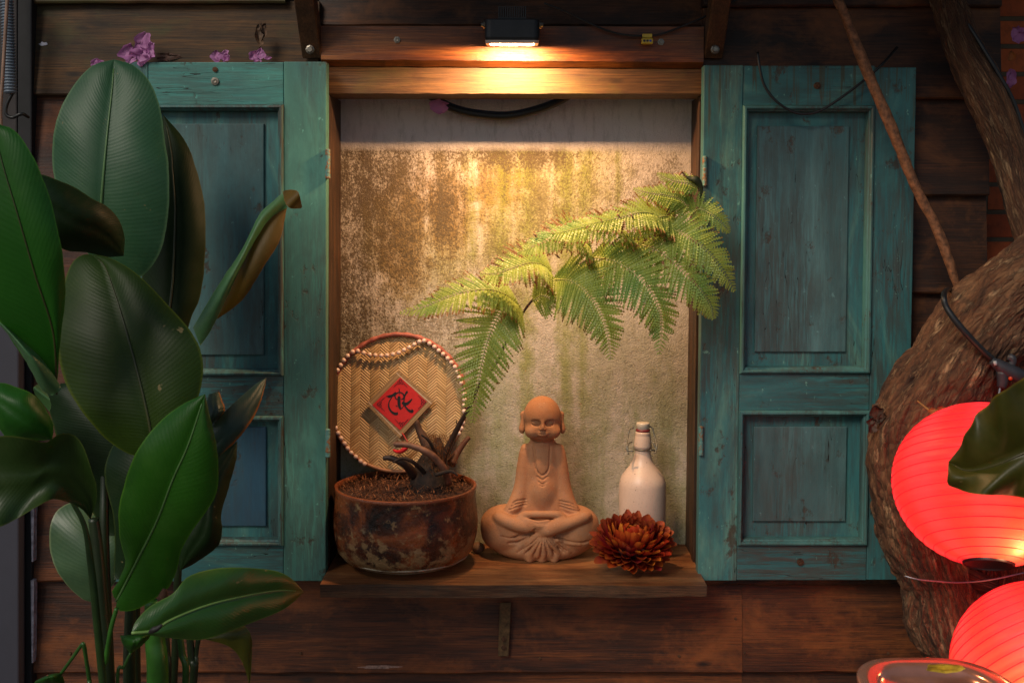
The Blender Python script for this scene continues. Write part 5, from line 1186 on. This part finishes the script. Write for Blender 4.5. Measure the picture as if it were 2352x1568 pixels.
# ------------------------------------------------------------------ red lanterns
_r = NT('glowing_rib'); _r.b.inputs['Emission Color'].default_value = (.8, .012, .02, 1); _r.b.inputs['Emission Strength'].default_value = .7; RIBM = _r.fin((.6, .01, .02), .5)  # rib wire glows dimly by itself to blend with the lit shade
def lantern(px, py, y, rpx, rzpx, ax_t, label, glow, hole=.26, W=2.0, bo=-.35, fwd=0.0, sx0=0.0):
    c = P(px, py, y); s = S(y); Rr, Rz = rpx * s, rzpx * s
    o = thing('paper_lantern', c, label, 'lantern', 'red silk lanterns at the right edge')
    A = Euler(ax_t).to_matrix(); nr = 19; pf = []
    th0 = math.asin(hole); K = nr * 6
    for i in range(K + 1):
        th = th0 + (math.pi - 2 * th0) * i / K; sag = 1 - .010 * abs(math.sin(math.pi * i / 6)); pf.append((Rr * math.sin(th) * sag, -Rz * math.cos(th)))
    t = NT('glowing_red_shade'); n_ = t.noise(t.map(t.coord(), (5, 5, 5)), 1, 2, .5)
    u, v_, _ = t.sep(t.coord('UV')); seam = t.math('ABSOLUTE', t.math('SUBTRACT', t.math('FRACT', t.math('MULTIPLY', u, 8)), .5)); fold = t.step(seam, .12, .38)
    c_ = t.mix(t.math('MULTIPLY', fold, .6), (.60, .020, .025), (.50, .012, .018)); mo_ = t.noise(t.map(t.coord(), (24, 24, 24)), 1, 6, .65); t.setin(t.b, 'Emission Strength', 1.0); 
    t.b.inputs['Emission Strength'].default_value = 1.2 * glow; t.setin(t.b, 'Emission Color', t.mix(fold, (1, .026, .036), (.55, .013, .022)))
    t.b.inputs['Emission Strength'].default_value = .92; e_src = t.mix(t.math('MULTIPLY', t.step(mo_, .40, .70), .35), t.mix(fold, (1, .055, .080), (.72, .024, .040)), (.60, .012, .018)); t.setin(t.b, 'Emission Color', e_src); t.fin(c_, .45, t.bump(t.noise(t.map(t.coord(), (60, 60, 60)), 1, 5, .6), .35, .004)); tr = t.n('BsdfTranslucent'); tr.inputs[0].default_value = (.95, .20, .10, 1); mx = t.n('MixShader'); mx.inputs[0].default_value = .45  # own emission stands in for bulb light through the silk, dimmer in fold bands
    t.l(t.b.outputs[0], mx.inputs[1]); t.l(tr.outputs[0], mx.inputs[2]); t.l(mx.outputs[0], t.out.inputs[0])
    lathe('shade', pf, c, t.m, o, 96, A)
    turns = nr; pts = []
    for i in range(turns * 48 + 1):
        q = i / (turns * 48); th = th0 + (math.pi - 2 * th0) * q; a = 2 * math.pi * turns * q
        pts.append(c + A @ Vector(((Rr * .999) * math.sin(th) * math.cos(a), (Rr * .999) * math.sin(th) * math.sin(a), -Rz * .999 * math.cos(th))))
    tube('rib_wire', pts, .0008, RIBM, o, 5)
    for sg in (-1, 1):
        zz = sg * Rz * math.cos(th0); rr0 = Rr * math.sin(th0)
        v, f, _ = lathe_geo([(rr0 * 1.01, zz - .004), (rr0 * 1.04, zz), (rr0 * 1.01, zz + .004), (rr0 * .97, zz)] + [(rr0 * 1.01, zz - .004)], c, 40, A); mesh('rim_ring', v, f, plain('dark_red_ring', (.03, .004, .006), .4), o, True)
    lc = c + A @ Vector((0, 0, -Rz * math.cos(th0) - .002)); hv_ = lathe_geo([(1e-5, .02), (rr0 * .55, .018), (rr0 * .80, .008), (rr0 * .95, .0)], lc, 24, A); mesh('dark_opening', hv_[0], hv_[1], plain('dark_inside', (.02, .006, .006), .5), o, True)  # dark disc across the lower opening imitates its unlit inside
    bc = c + Vector((sx0 * Rr, -fwd * Rr, bo * Rr)); v, f, _ = lathe_geo(ball(.022, 16, 10), bc, 16); e = NT('warm_bulb'); e.b.inputs['Emission Color'].default_value = (1, .70, .32, 1); e.b.inputs['Emission Strength'].default_value = 9; mesh('bulb', v, f, e.fin((.9, .8, .6), .3), o, True)
    L = bpy.data.lights.new('lantern_light', 'POINT'); L.energy = W; L.color = (1, .55, .25); L.shadow_soft_size = .03; lo = bpy.data.objects.new('lantern_bulb_light', L); lo.location = bc + A @ Vector((0, 0, -.026)); link(lo)
    return o
lantern(2262, 1112, -.52, 206, 187, (R(-27), R(8), 0), 'upper red paper lantern before the tree trunk, partly covered by a big dark leaf', 1.0, W=1.3, fwd=.66, bo=-.34, sx0=.10)
lantern(2392, 1530, -.55, 203, 190, (R(-48), R(-14), 0), 'lower red paper lantern at the bottom right corner, brightest near its base', 1.0, W=4.0, bo=.10, fwd=.74, sx0=-.26)

# ------------------------------------------------------------------ copper tray, bottom right
def tray():
    y0 = -1.05; c = P(2216, 1590, y0); s = S(y0); o = thing('tray', c, 'blurred copper coloured tray with a raised rim at the bottom right corner', 'tray')
    Lx, Ly = 200 * s, .20; lev = [(0, 0), (.004, .004), (.026, .001), (.030, -.004), (.036, -.014), (.10, -.016), (.16, -.016)]
    n = 96; v = []; f = []
    zt = P(2180, 1513, y0 + Ly).z
    def ring(ins, z):
        out = []
        for k in range(n):
            a = 2 * math.pi * k / n; e = 2 / 3.4; ca, sa = math.cos(a), math.sin(a)
            out.append(Vector((c.x + (Lx - ins) * abs(ca) ** e * (1 if ca >= 0 else -1), y0 + (Ly - ins) * abs(sa) ** e * (1 if sa >= 0 else -1), zt + z)))
        return out
    for ins, z in [(.006, -.03), (0, -.004)] + lev[0:]: v += ring(ins, z)
    m = len(lev) + 2
    for i in range(m - 1):
        for k in range(n): k2 = (k + 1) % n; f.append((i * n + k, i * n + k2, (i + 1) * n + k2, (i + 1) * n + k))
    f.append(tuple((m - 1) * n + k for k in range(n)))
    b = mesh('dish', v, f, plain('polished_copper', (.60, .27, .18), .16, .65, .15, 12, .05), o, True)
    tag(scrap('yellow_leaf', 2168, 1533, y0 + .10, 46, (.55, .36, .02), 'yellow fallen leaf lying in the copper tray', 'leaf', 61, fold=.15, fx=1.2, fy=.22))
tray()
# ------------------------------------------------------------------ broad-leaved plant
def leafmat(name, c0, c1, rough=.35, trans=.18, tip=None, veins=70, spec=.5, edge=None):
    t = NT(name); u, v_, _ = t.sep(t.coord('UV')); au = t.math('ABSOLUTE', u)
    n_ = t.noise(t.map(t.coord(), (9, 9, 9)), 1, 4, .6); fine = t.noise(t.map(t.coord(), (90, 90, 90)), 1, 4, .6)
    ph = t.math('ADD', t.math('MULTIPLY', t.math('SUBTRACT', v_, t.math('MULTIPLY', au, .16)), veins), t.math('MULTIPLY', n_, 2.0))
    w = t.math('ABSOLUTE', t.math('SUBTRACT', t.math('FRACT', ph), .5))
    w2 = t.math('ABSOLUTE', t.math('SUBTRACT', t.math('FRACT', t.math('MULTIPLY', ph, .27)), .5))
    c = t.mix(n_, c0, c1); c = t.mix(t.math('MULTIPLY', t.step(w, .30, .5), .07), c, tuple(x * 1.4 for x in c1)); c = t.mix(t.math('MULTIPLY', t.step(fine, .62, .70), .25), c, tuple(x * .5 for x in c0))
    sc_ = t.noise(t.map(t.coord(), (34, 34, 34), (3, 3, 3)), 1, 3, .5); c = t.mix(t.step(sc_, .735, .76), c, (.22, .17, .07))
    du = t.noise(t.map(t.coord(), (14, 14, 14), (8, 3, 3)), 1, 7, .7); c = t.mix(t.math('MULTIPLY', t.step(du, .5, .75), .35), c, (c1[0] * 1.5 + .02, c1[1] * 1.2 + .015, c1[2] + .015))
    if tip: c = t.mix(t.math('MULTIPLY', t.step(t.math('ADD', v_, t.math('MULTIPLY', t.math('SUBTRACT', n_, .5), .22)), .86, .94), .9), c, tip)
    c = t.mix(t.math('MULTIPLY', t.step(au, .955, .985), .55), c, (c1[0] * 3.0 + .02, c1[1] * 1.8 + .02, c1[2] * 2))
    if edge: c = t.mix(t.step(t.math('ADD', u, t.math('MULTIPLY', fine, .06)), .84, .93), c, edge)
    nm = t.bump(t.math('ADD', t.math('MULTIPLY', w, .8), t.math('ADD', t.math('MULTIPLY', w2, .8), t.math('MULTIPLY', fine, .3))), .22, .0016)
    m = t.fin(c, rough, nm); t.b.inputs['Specular IOR Level'].default_value = spec
    tr = t.n('BsdfTranslucent'); t.l(t.mix(.5, c, (c1[0] * 1.6, c1[1] * 2.2, c1[2] * .8)), tr.inputs[0]); mx = t.n('MixShader'); mx.inputs[0].default_value = trans
    t.l(t.b.outputs[0], mx.inputs[1]); t.l(tr.outputs[0], mx.inputs[2]); t.l(mx.outputs[0], t.out.inputs[0]); return m
def resample(pts, n):
    p = np.array(smooth_pts(pts, 160)); d = np.r_[0, np.cumsum(np.hypot(*np.diff(p[:, :2], axis=0).T))]; u = np.linspace(0, d[-1], n); return np.stack([np.interp(u, d, p[:, k]) for k in range(p.shape[1])], 1)
def leaf(L, Rt, y0, y1, mat, parent, bulge=-.04, curl=.05, mid=None, rib=None, ripple=.004, label=None, name='leaf', skew=0.0, ribr=(4, 1), seed=0, fold=.02, ribside=-1):
    n, m = 44, 16; A = resample(L, n + 1); B = resample(Rt, n + 1)
    for q_, e_ in ((A, 1), (B, -1)):
        for j in range(2, n - 1): q_[j, 0] += 1.3 * noise.noise(Vector((j * .45, seed + e_ * 5 + L[0][0], 0))) + .9 * noise.noise(Vector((j * 1.7, seed + e_ * 5 + L[0][0], 7)))
    A, B = A, B; Cm = resample(mid, n + 1) if mid else (A + B) / 2
    v = []; f = []; uv = []; rp = []
    for j in range(n + 1):
        t = j / n; yb = y0 + (y1 - y0) * t + bulge * math.sin(math.pi * t)
        for i in range(m + 1):
            u = i / m * 2 - 1; e = A[j] if u < 0 else B[j]; k = abs(u); px, py = Cm[j] * (1 - k) + e * k
            w = math.sin(math.pi * min(1, max(0, t))) ** .5
            y = yb + (curl * k * k + fold * k * (-1) + skew * u) * w + ripple * w * k * k * math.sin(t * 19 + u * 1.5 + seed * 2)
            v.append(P(px, py, y)); uv.append((u, t))
        rp.append((Cm[j][0], Cm[j][1], yb + .0015 * ribside))
    for j in range(n):
        for i in range(m): a = j * (m + 1) + i; f.append((a, a + 1, a + m + 2, a + m + 1))
    o = mesh(name, v, f, mat, parent, True, uv)
    if label: o['label'] = label
    if rib:
        e = int(len(rp) * .97); pts = [P(*q) for q in rp[:e]]; tube('midrib', pts, [(ribr[0] + (ribr[1] - ribr[0]) * i / e) * S(rp[i][2]) for i in range(e)], rib, o, 8)
    return o
plant = thing('broad_leaved_plant', Vector((P(330, 1568, -.45).x, -.45, GZ)), 'tall plant with huge dark green paddle leaves crowding the left shutter', 'plant')
ribg = plain('leaf_rib', (.075, .16, .045), .4, 0, .2); ribd = plain('olive_rib', (.05, .055, .015), .4, 0, .2); ribl = plain('pale_rib', (.16, .28, .07), .4, 0, .2)
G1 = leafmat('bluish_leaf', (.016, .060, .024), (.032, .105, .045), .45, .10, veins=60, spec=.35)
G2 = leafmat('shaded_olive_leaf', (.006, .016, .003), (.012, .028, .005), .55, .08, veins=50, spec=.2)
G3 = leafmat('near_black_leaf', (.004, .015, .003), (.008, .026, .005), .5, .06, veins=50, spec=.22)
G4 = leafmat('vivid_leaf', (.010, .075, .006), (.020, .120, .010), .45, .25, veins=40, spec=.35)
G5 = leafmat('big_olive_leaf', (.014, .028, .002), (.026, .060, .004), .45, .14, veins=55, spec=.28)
G6 = leafmat('green_paddle_leaf', (.008, .050, .003), (.020, .105, .006), .38, .2, veins=46, spec=.35)
G7 = leafmat('striped_leaf', (.020, .040, .028), (.034, .068, .045), .45, .1, veins=34, edge=(.26, .095, .015), spec=.4)
G9 = leafmat('glossy_leaf', (.016, .062, .006), (.036, .115, .014), .32, .12, tip=(.20, .12, .02), veins=44, spec=.6)
G11 = leafmat('pale_leaf', (.035, .075, .035), (.075, .150, .070), .40, .12, veins=30)
G15 = leafmat('light_leaf', (.045, .13, .045), (.085, .21, .085), .4, .15, veins=60); G15b = leafmat('brown_reverse', (.075, .045, .008), (.12, .072, .012), .5, .2, veins=60, spec=.3)
G12 = leafmat('grey_green_leaf', (.012, .030, .004), (.024, .055, .010), .42, .1, veins=40, spec=.35)
# back to front
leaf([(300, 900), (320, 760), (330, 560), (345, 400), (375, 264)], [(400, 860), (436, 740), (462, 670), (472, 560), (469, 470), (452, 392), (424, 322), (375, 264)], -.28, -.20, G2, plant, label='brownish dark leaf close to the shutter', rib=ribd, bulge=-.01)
leaf([(228, 612), (175, 545), (140, 465), (121, 385), (123, 310), (141, 245), (176, 188), (214, 150), (262, 137)], [(228, 612), (300, 640), (340, 622), (373, 565), (387, 480), (388, 400), (379, 320), (367, 245), (343, 187), (306, 150), (262, 137)], -.42, -.36, G1, plant, mid=[(228, 612), (233, 465), (245, 320), (258, 200), (262, 137)], rib=ribg, curl=.045, fold=.03, label='tall rounded bluish green leaf with its tip on the shutter top', ribr=(4.5, 1.5))
leaf([(222, 1385), (185, 1372), (142, 1328), (120, 1285), (113, 1240), (119, 1195), (140, 1164), (180, 1150), (220, 1150)], [(222, 1385), (245, 1360), (272, 1322), (283, 1267), (280, 1210), (270, 1177), (245, 1160), (220, 1150)], -.34, -.30, G11, plant, rib=ribg, mid=[(222, 1385), (215, 1270), (220, 1150)], curl=.03, label='pale green round leaf low behind the stems')
leaf([(120, 1010), (60, 1012), (18, 1006), (-20, 960), (-60, 925)], [(120, 1010), (122, 975), (104, 938), (77, 906), (36, 888), (0, 879), (-60, 890)], -.60, -.62, G4, plant, rib=None)
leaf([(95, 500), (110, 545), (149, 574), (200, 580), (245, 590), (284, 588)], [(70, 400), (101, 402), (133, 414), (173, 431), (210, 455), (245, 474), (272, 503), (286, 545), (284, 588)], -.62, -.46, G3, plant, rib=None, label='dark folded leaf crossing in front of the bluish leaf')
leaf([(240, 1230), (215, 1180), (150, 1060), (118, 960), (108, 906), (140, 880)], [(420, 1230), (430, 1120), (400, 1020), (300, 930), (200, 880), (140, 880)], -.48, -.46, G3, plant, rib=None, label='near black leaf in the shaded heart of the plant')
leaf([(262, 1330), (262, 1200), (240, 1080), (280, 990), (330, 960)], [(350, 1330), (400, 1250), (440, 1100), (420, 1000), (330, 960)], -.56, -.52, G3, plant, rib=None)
# slim curled leaf on the right
leaf([(443, 752), (470, 706), (512, 638), (556, 572), (596, 493), (629, 461), (650, 442), (664, 438)], [(460, 794), (480, 766), (503, 722), (530, 664), (566, 590), (606, 520), (632, 493), (658, 478)], -.30, -.26, G15, plant, rib=None, curl=.02, fold=0, ripple=.001, label='slim pale green leaf rolled lengthwise')
leaf([(497, 732), (528, 668), (564, 594), (604, 523), (630, 494), (660, 474)], [(500, 732), (537, 706), (566, 677), (606, 612), (642, 552), (659, 478)], -.27, -.25, G15b, plant, rib=None, curl=.01, fold=0, ripple=.001, label='brown reverse of the rolled leaf')
leaf([(650, 440), (654, 462), (666, 478), (690, 479)], [(655, 437), (672, 436), (686, 443), (694, 476)], -.262, -.275, G15b, plant, rib=None, fold=0, curl=0, ripple=0, label='hooked brown tip of the rolled leaf')
# striped leaf and its dark neighbour
leaf([(440, 1060), (462, 1020), (489, 978), (514, 947), (560, 905), (590, 880), (612, 867)], [(485, 1075), (502, 1054), (545, 1010), (570, 978), (587, 951), (604, 906), (612, 867)], -.52, -.42, G7, plant, rib=None, curl=.02, fold=.01, label='striped dark leaf with an orange edge')
leaf([(470, 1000), (470, 950), (474, 925), (480, 905)], [(488, 975), (516, 944), (510, 918), (503, 898)], -.50, -.48, G7, plant, rib=None, ripple=0, label='torn end of the striped leaf')
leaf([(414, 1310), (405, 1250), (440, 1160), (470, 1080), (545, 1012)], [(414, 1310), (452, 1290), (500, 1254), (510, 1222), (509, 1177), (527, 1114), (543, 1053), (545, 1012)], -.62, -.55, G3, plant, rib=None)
# far left vivid leaf and its lighter roll
leaf([(130, 905), (60, 830), (0, 738), (-60, 640), (-110, 500), (-90, 360), (-20, 268)], [(130, 905), (137, 800), (150, 680), (146, 600), (131, 520), (110, 440), (76, 360), (36, 302), (0, 286), (-20, 268)], -.85, -.95, G4, plant, mid=[(130, 905), (122, 765), (81, 633), (40, 492), (4, 371), (-20, 268)], rib=ribd, ribr=(2.5, 1), curl=.03, label='vivid green leaf cut by the left edge')
leaf([(120, 908), (95, 893), (60, 830), (28, 780), (-5, 742)], [(142, 893), (128, 868), (92, 820), (60, 790), (-5, 730)], -.87, -.90, G15, plant, rib=None, curl=.03, fold=0, ripple=.001, label='light green rolled edge of the vivid leaf')
leaf([(80, 905), (77, 890), (90, 880)], [(113, 945), (117, 928), (104, 890)], -.66, -.66, G15, plant, rib=None, ripple=0, curl=0, fold=0)
# big olive leaf
leaf([(350, 1045), (305, 1045), (256, 1018), (219, 982), (176, 927), (146, 868), (131, 790), (134, 710), (150, 640), (167, 602), (188, 586), (207, 584)], [(350, 1045), (400, 1000), (445, 940), (466, 865), (461, 805), (432, 752), (385, 700), (338, 650), (292, 613), (245, 590), (207, 584)], -.78, -.66, G5, plant, mid=[(350, 1045), (345, 985), (322, 880), (290, 760), (262, 670), (238, 608), (207, 584)], rib=ribd, ribr=(4, 1.2), curl=.05, fold=.04, label='largest leaf, broad and olive green, in the middle of the plant')
# green paddle hanging to the lower left
leaf([(268, 1380), (257, 1358), (274, 1330), (288, 1292), (280, 1258), (273, 1213), (276, 1150), (307, 1050), (360, 975), (418, 929), (471, 904)], [(268, 1380), (268, 1399), (292, 1403), (325, 1393), (383, 1353), (403, 1318), (413, 1276), (424, 1246), (452, 1204), (487, 1154), (500, 1120), (500, 1042), (490, 990), (480, 947), (471, 904)], -.74, -.86, G6, plant, mid=[(268, 1380), (316, 1285), (361, 1195), (397, 1100), (433, 1019), (471, 904)], rib=ribg, ribr=(3.5, 1.5), curl=.05, fold=.035, label='large green leaf hanging with its base low and its tip under the olive leaf')
# grey-green drooping leaf, lower left
leaf([(208, 1192), (184, 1166), (136, 1147), (108, 1150), (46, 1186), (0, 1209), (-60, 1215), (-140, 1160)], [(208, 1192), (221, 1150), (221, 1114), (204, 1060), (189, 1020), (166, 997), (135, 997), (104, 1016), (66, 1006), (0, 1001), (-60, 1030), (-140, 1160)], -.92, -1.0, G12, plant, rib=None, curl=-.04, fold=-.02, ripple=.012, label='grey green leaf drooping off the left edge')
# small one and the glossy one
leaf([(300, 1500), (283, 1480), (275, 1458)], [(300, 1500), (330, 1478), (345, 1455), (300, 1457)], -.80, -.80, G6, plant, rib=None, ripple=0)
leaf([(473, 1468), (518, 1480), (545, 1501), (563, 1537), (574, 1580)], [(473, 1465), (520, 1450), (560, 1436), (577, 1461), (579, 1492), (574, 1580)], -.80, -.72, leafmat('hanging_olive_leaf', (.035, .045, .006), (.07, .08, .012), .45, .3, veins=30), plant, rib=None, curl=.01, fold=0, label='small olive leaf hanging under the glossy leaf')
leaf([(302, 1453), (311, 1428), (343, 1393), (397, 1362), (433, 1323), (496, 1305), (564, 1303), (631, 1310), (667, 1326), (698, 1358)], [(302, 1453), (336, 1457), (406, 1466), (464, 1468), (518, 1452), (586, 1426), (645, 1402), (676, 1380), (698, 1358)], -.92, -.70, G9, plant, mid=[(302, 1453), (354, 1447), (388, 1425), (451, 1398), (518, 1378), (631, 1356), (698, 1358)], rib=ribl, ribr=(3.6, 1.2), curl=.035, fold=.03, bulge=-.03, label='glossy green leaf with a yellowed tip pointing right')
tag(ptube('dry_scar', [(343, 1452, -.975, 3), (352, 1446, -.98, 7), (362, 1442, -.98, 6), (372, 1434, -.98, 3)], plain('black_scar', (.015, .013, .012), .6), plant, 10, 8), 'black scar on the glossy leaf rib')
tag(ptube('dry_stub', [(368, 1390, -.80, 6), (374, 1372, -.80, 12), (378, 1352, -.80, 5)], plain('withered_stub', (.07, .028, .012), .9, 0, .6, 90, 1), plant, 10, 10), 'brown withered stub between the stems')
# stems, running down to the soil
sd_, sg_, sb_ = plain('dark_green_stem', (.014, .026, .008), .4), plain('green_stem', (.025, .085, .012), .35), plain('bright_stem', (.035, .14, .015), .35)
def stm(pts, m): ptube('stem', pts + [(pts[-1][0] + (330 - pts[-1][0]) * .3, 1900, pts[-1][2] + .05, pts[-1][3]), (330 + (pts[-1][0] - 330) * .5, 2330, -.45, pts[-1][3])], m, plant, 50, 12)
stm([(165, 1150, -.88, 5), (194, 1208, -.87, 6), (208, 1290, -.86, 8), (220, 1400, -.85, 9), (236, 1568, -.82, 9)], plain('mid_stem', (.02, .05, .01), .4))
stm([(215, 1190, -.66, 12), (224, 1267, -.66, 14), (234, 1402, -.66, 17), (246, 1568, -.66, 18)], sd_)
stm([(268, 1396, -.80, 5), (255, 1443, -.80, 5.5), (243, 1515, -.79, 6), (236, 1568, -.78, 7)], sb_)
stm([(300, 1380, -.60, 12), (298, 1450, -.60, 13), (297, 1568, -.60, 14)], sd_)
stm([(352, 1380, -.70, 20), (356, 1465, -.70, 23), (362, 1568, -.70, 25)], sb_); stm([(378, 1440, -.62, 9), (383, 1500, -.62, 9), (384, 1568, -.62, 9)], sd_)
stm([(410, 1440, -.66, 7), (418, 1500, -.66, 8), (426, 1568, -.66, 8)], sg_); stm([(434, 1440, -.60, 8), (440, 1510, -.60, 9), (444, 1568, -.60, 9)], sd_)
stm([(456, 1465, -.60, 6), (451, 1500, -.60, 5), (448, 1568, -.60, 5)], sd_); stm([(412, 1260, -.60, 8), (408, 1330, -.60, 9), (405, 1440, -.58, 9)], sd_)
stm([(345, 1000, -.62, 9), (330, 1150, -.60, 11), (318, 1300, -.58, 12), (310, 1400, -.56, 12)], sd_); stm([(228, 600, -.45, 7), (232, 760, -.46, 8), (236, 900, -.47, 9), (240, 1100, -.50, 10), (242, 1300, -.52, 11)], sd_)
stm([(300, 1498, -.80, 3.5), (285, 1530, -.80, 3.8), (270, 1568, -.80, 4)], sg_)
ptube('stem', [(140, 1546, -.75, 4), (165, 1512, -.76, 4), (188, 1480, -.77, 4.5), (193, 1484, -.77, 5), (199, 1520, -.76, 4.5), (206, 1568, -.75, 5), (214, 1640, -.74, 5), (300, 2330, -.5, 6)], sg_, plant, 60, 10)
leaf([(95, 1580), (80, 1565), (112, 1548)], [(150, 1580), (146, 1556), (134, 1545), (112, 1548)], -.74, -.74, G6, plant, rib=None, ripple=0)
scrap('red_bud', 112, 1560, -.76, 10, (.35, .10, .07), '', '', 71, fold=.7, parent=plant, fx=1.5)

# ------------------------------------------------------------------ leaf over the upper lantern
rp = thing('caladium', P(2420, 1100, -.85), 'big wavy dark green leaf of another plant hanging in front of the upper lantern', 'leaf')
G20 = leafmat('wavy_dark_leaf', (.018, .024, .002), (.060, .060, .006), .42, .12, veins=9, spec=.35)
leaf([(2480, 1240), (2400, 1160), (2352, 1143), (2311, 1137), (2275, 1136), (2245, 1134), (2222, 1130), (2201, 1122), (2178, 1112), (2177, 1085), (2179, 1060)], [(2480, 780), (2420, 820), (2352, 866), (2316, 890), (2281, 912), (2272, 928), (2242, 952), (2232, 975), (2214, 1001), (2208, 1022), (2195, 1040), (2179, 1060)], -.80, -.74, G20, rp, mid=[(2520, 980), (2420, 1010), (2352, 1040), (2280, 1070), (2220, 1080), (2179, 1060)], rib=plain('dull_rib', (.06, .05, .012), .4), ribr=(4, 1.5), curl=.05, fold=.05, ripple=.022, bulge=-.05)
ptube('stem', [(2480, 1000, -.80, 8), (2600, 1100, -.75, 9), (2700, 1500, -.6, 10), (2720, 2300, -.4, 12)], sd_, rp, 30, 10)
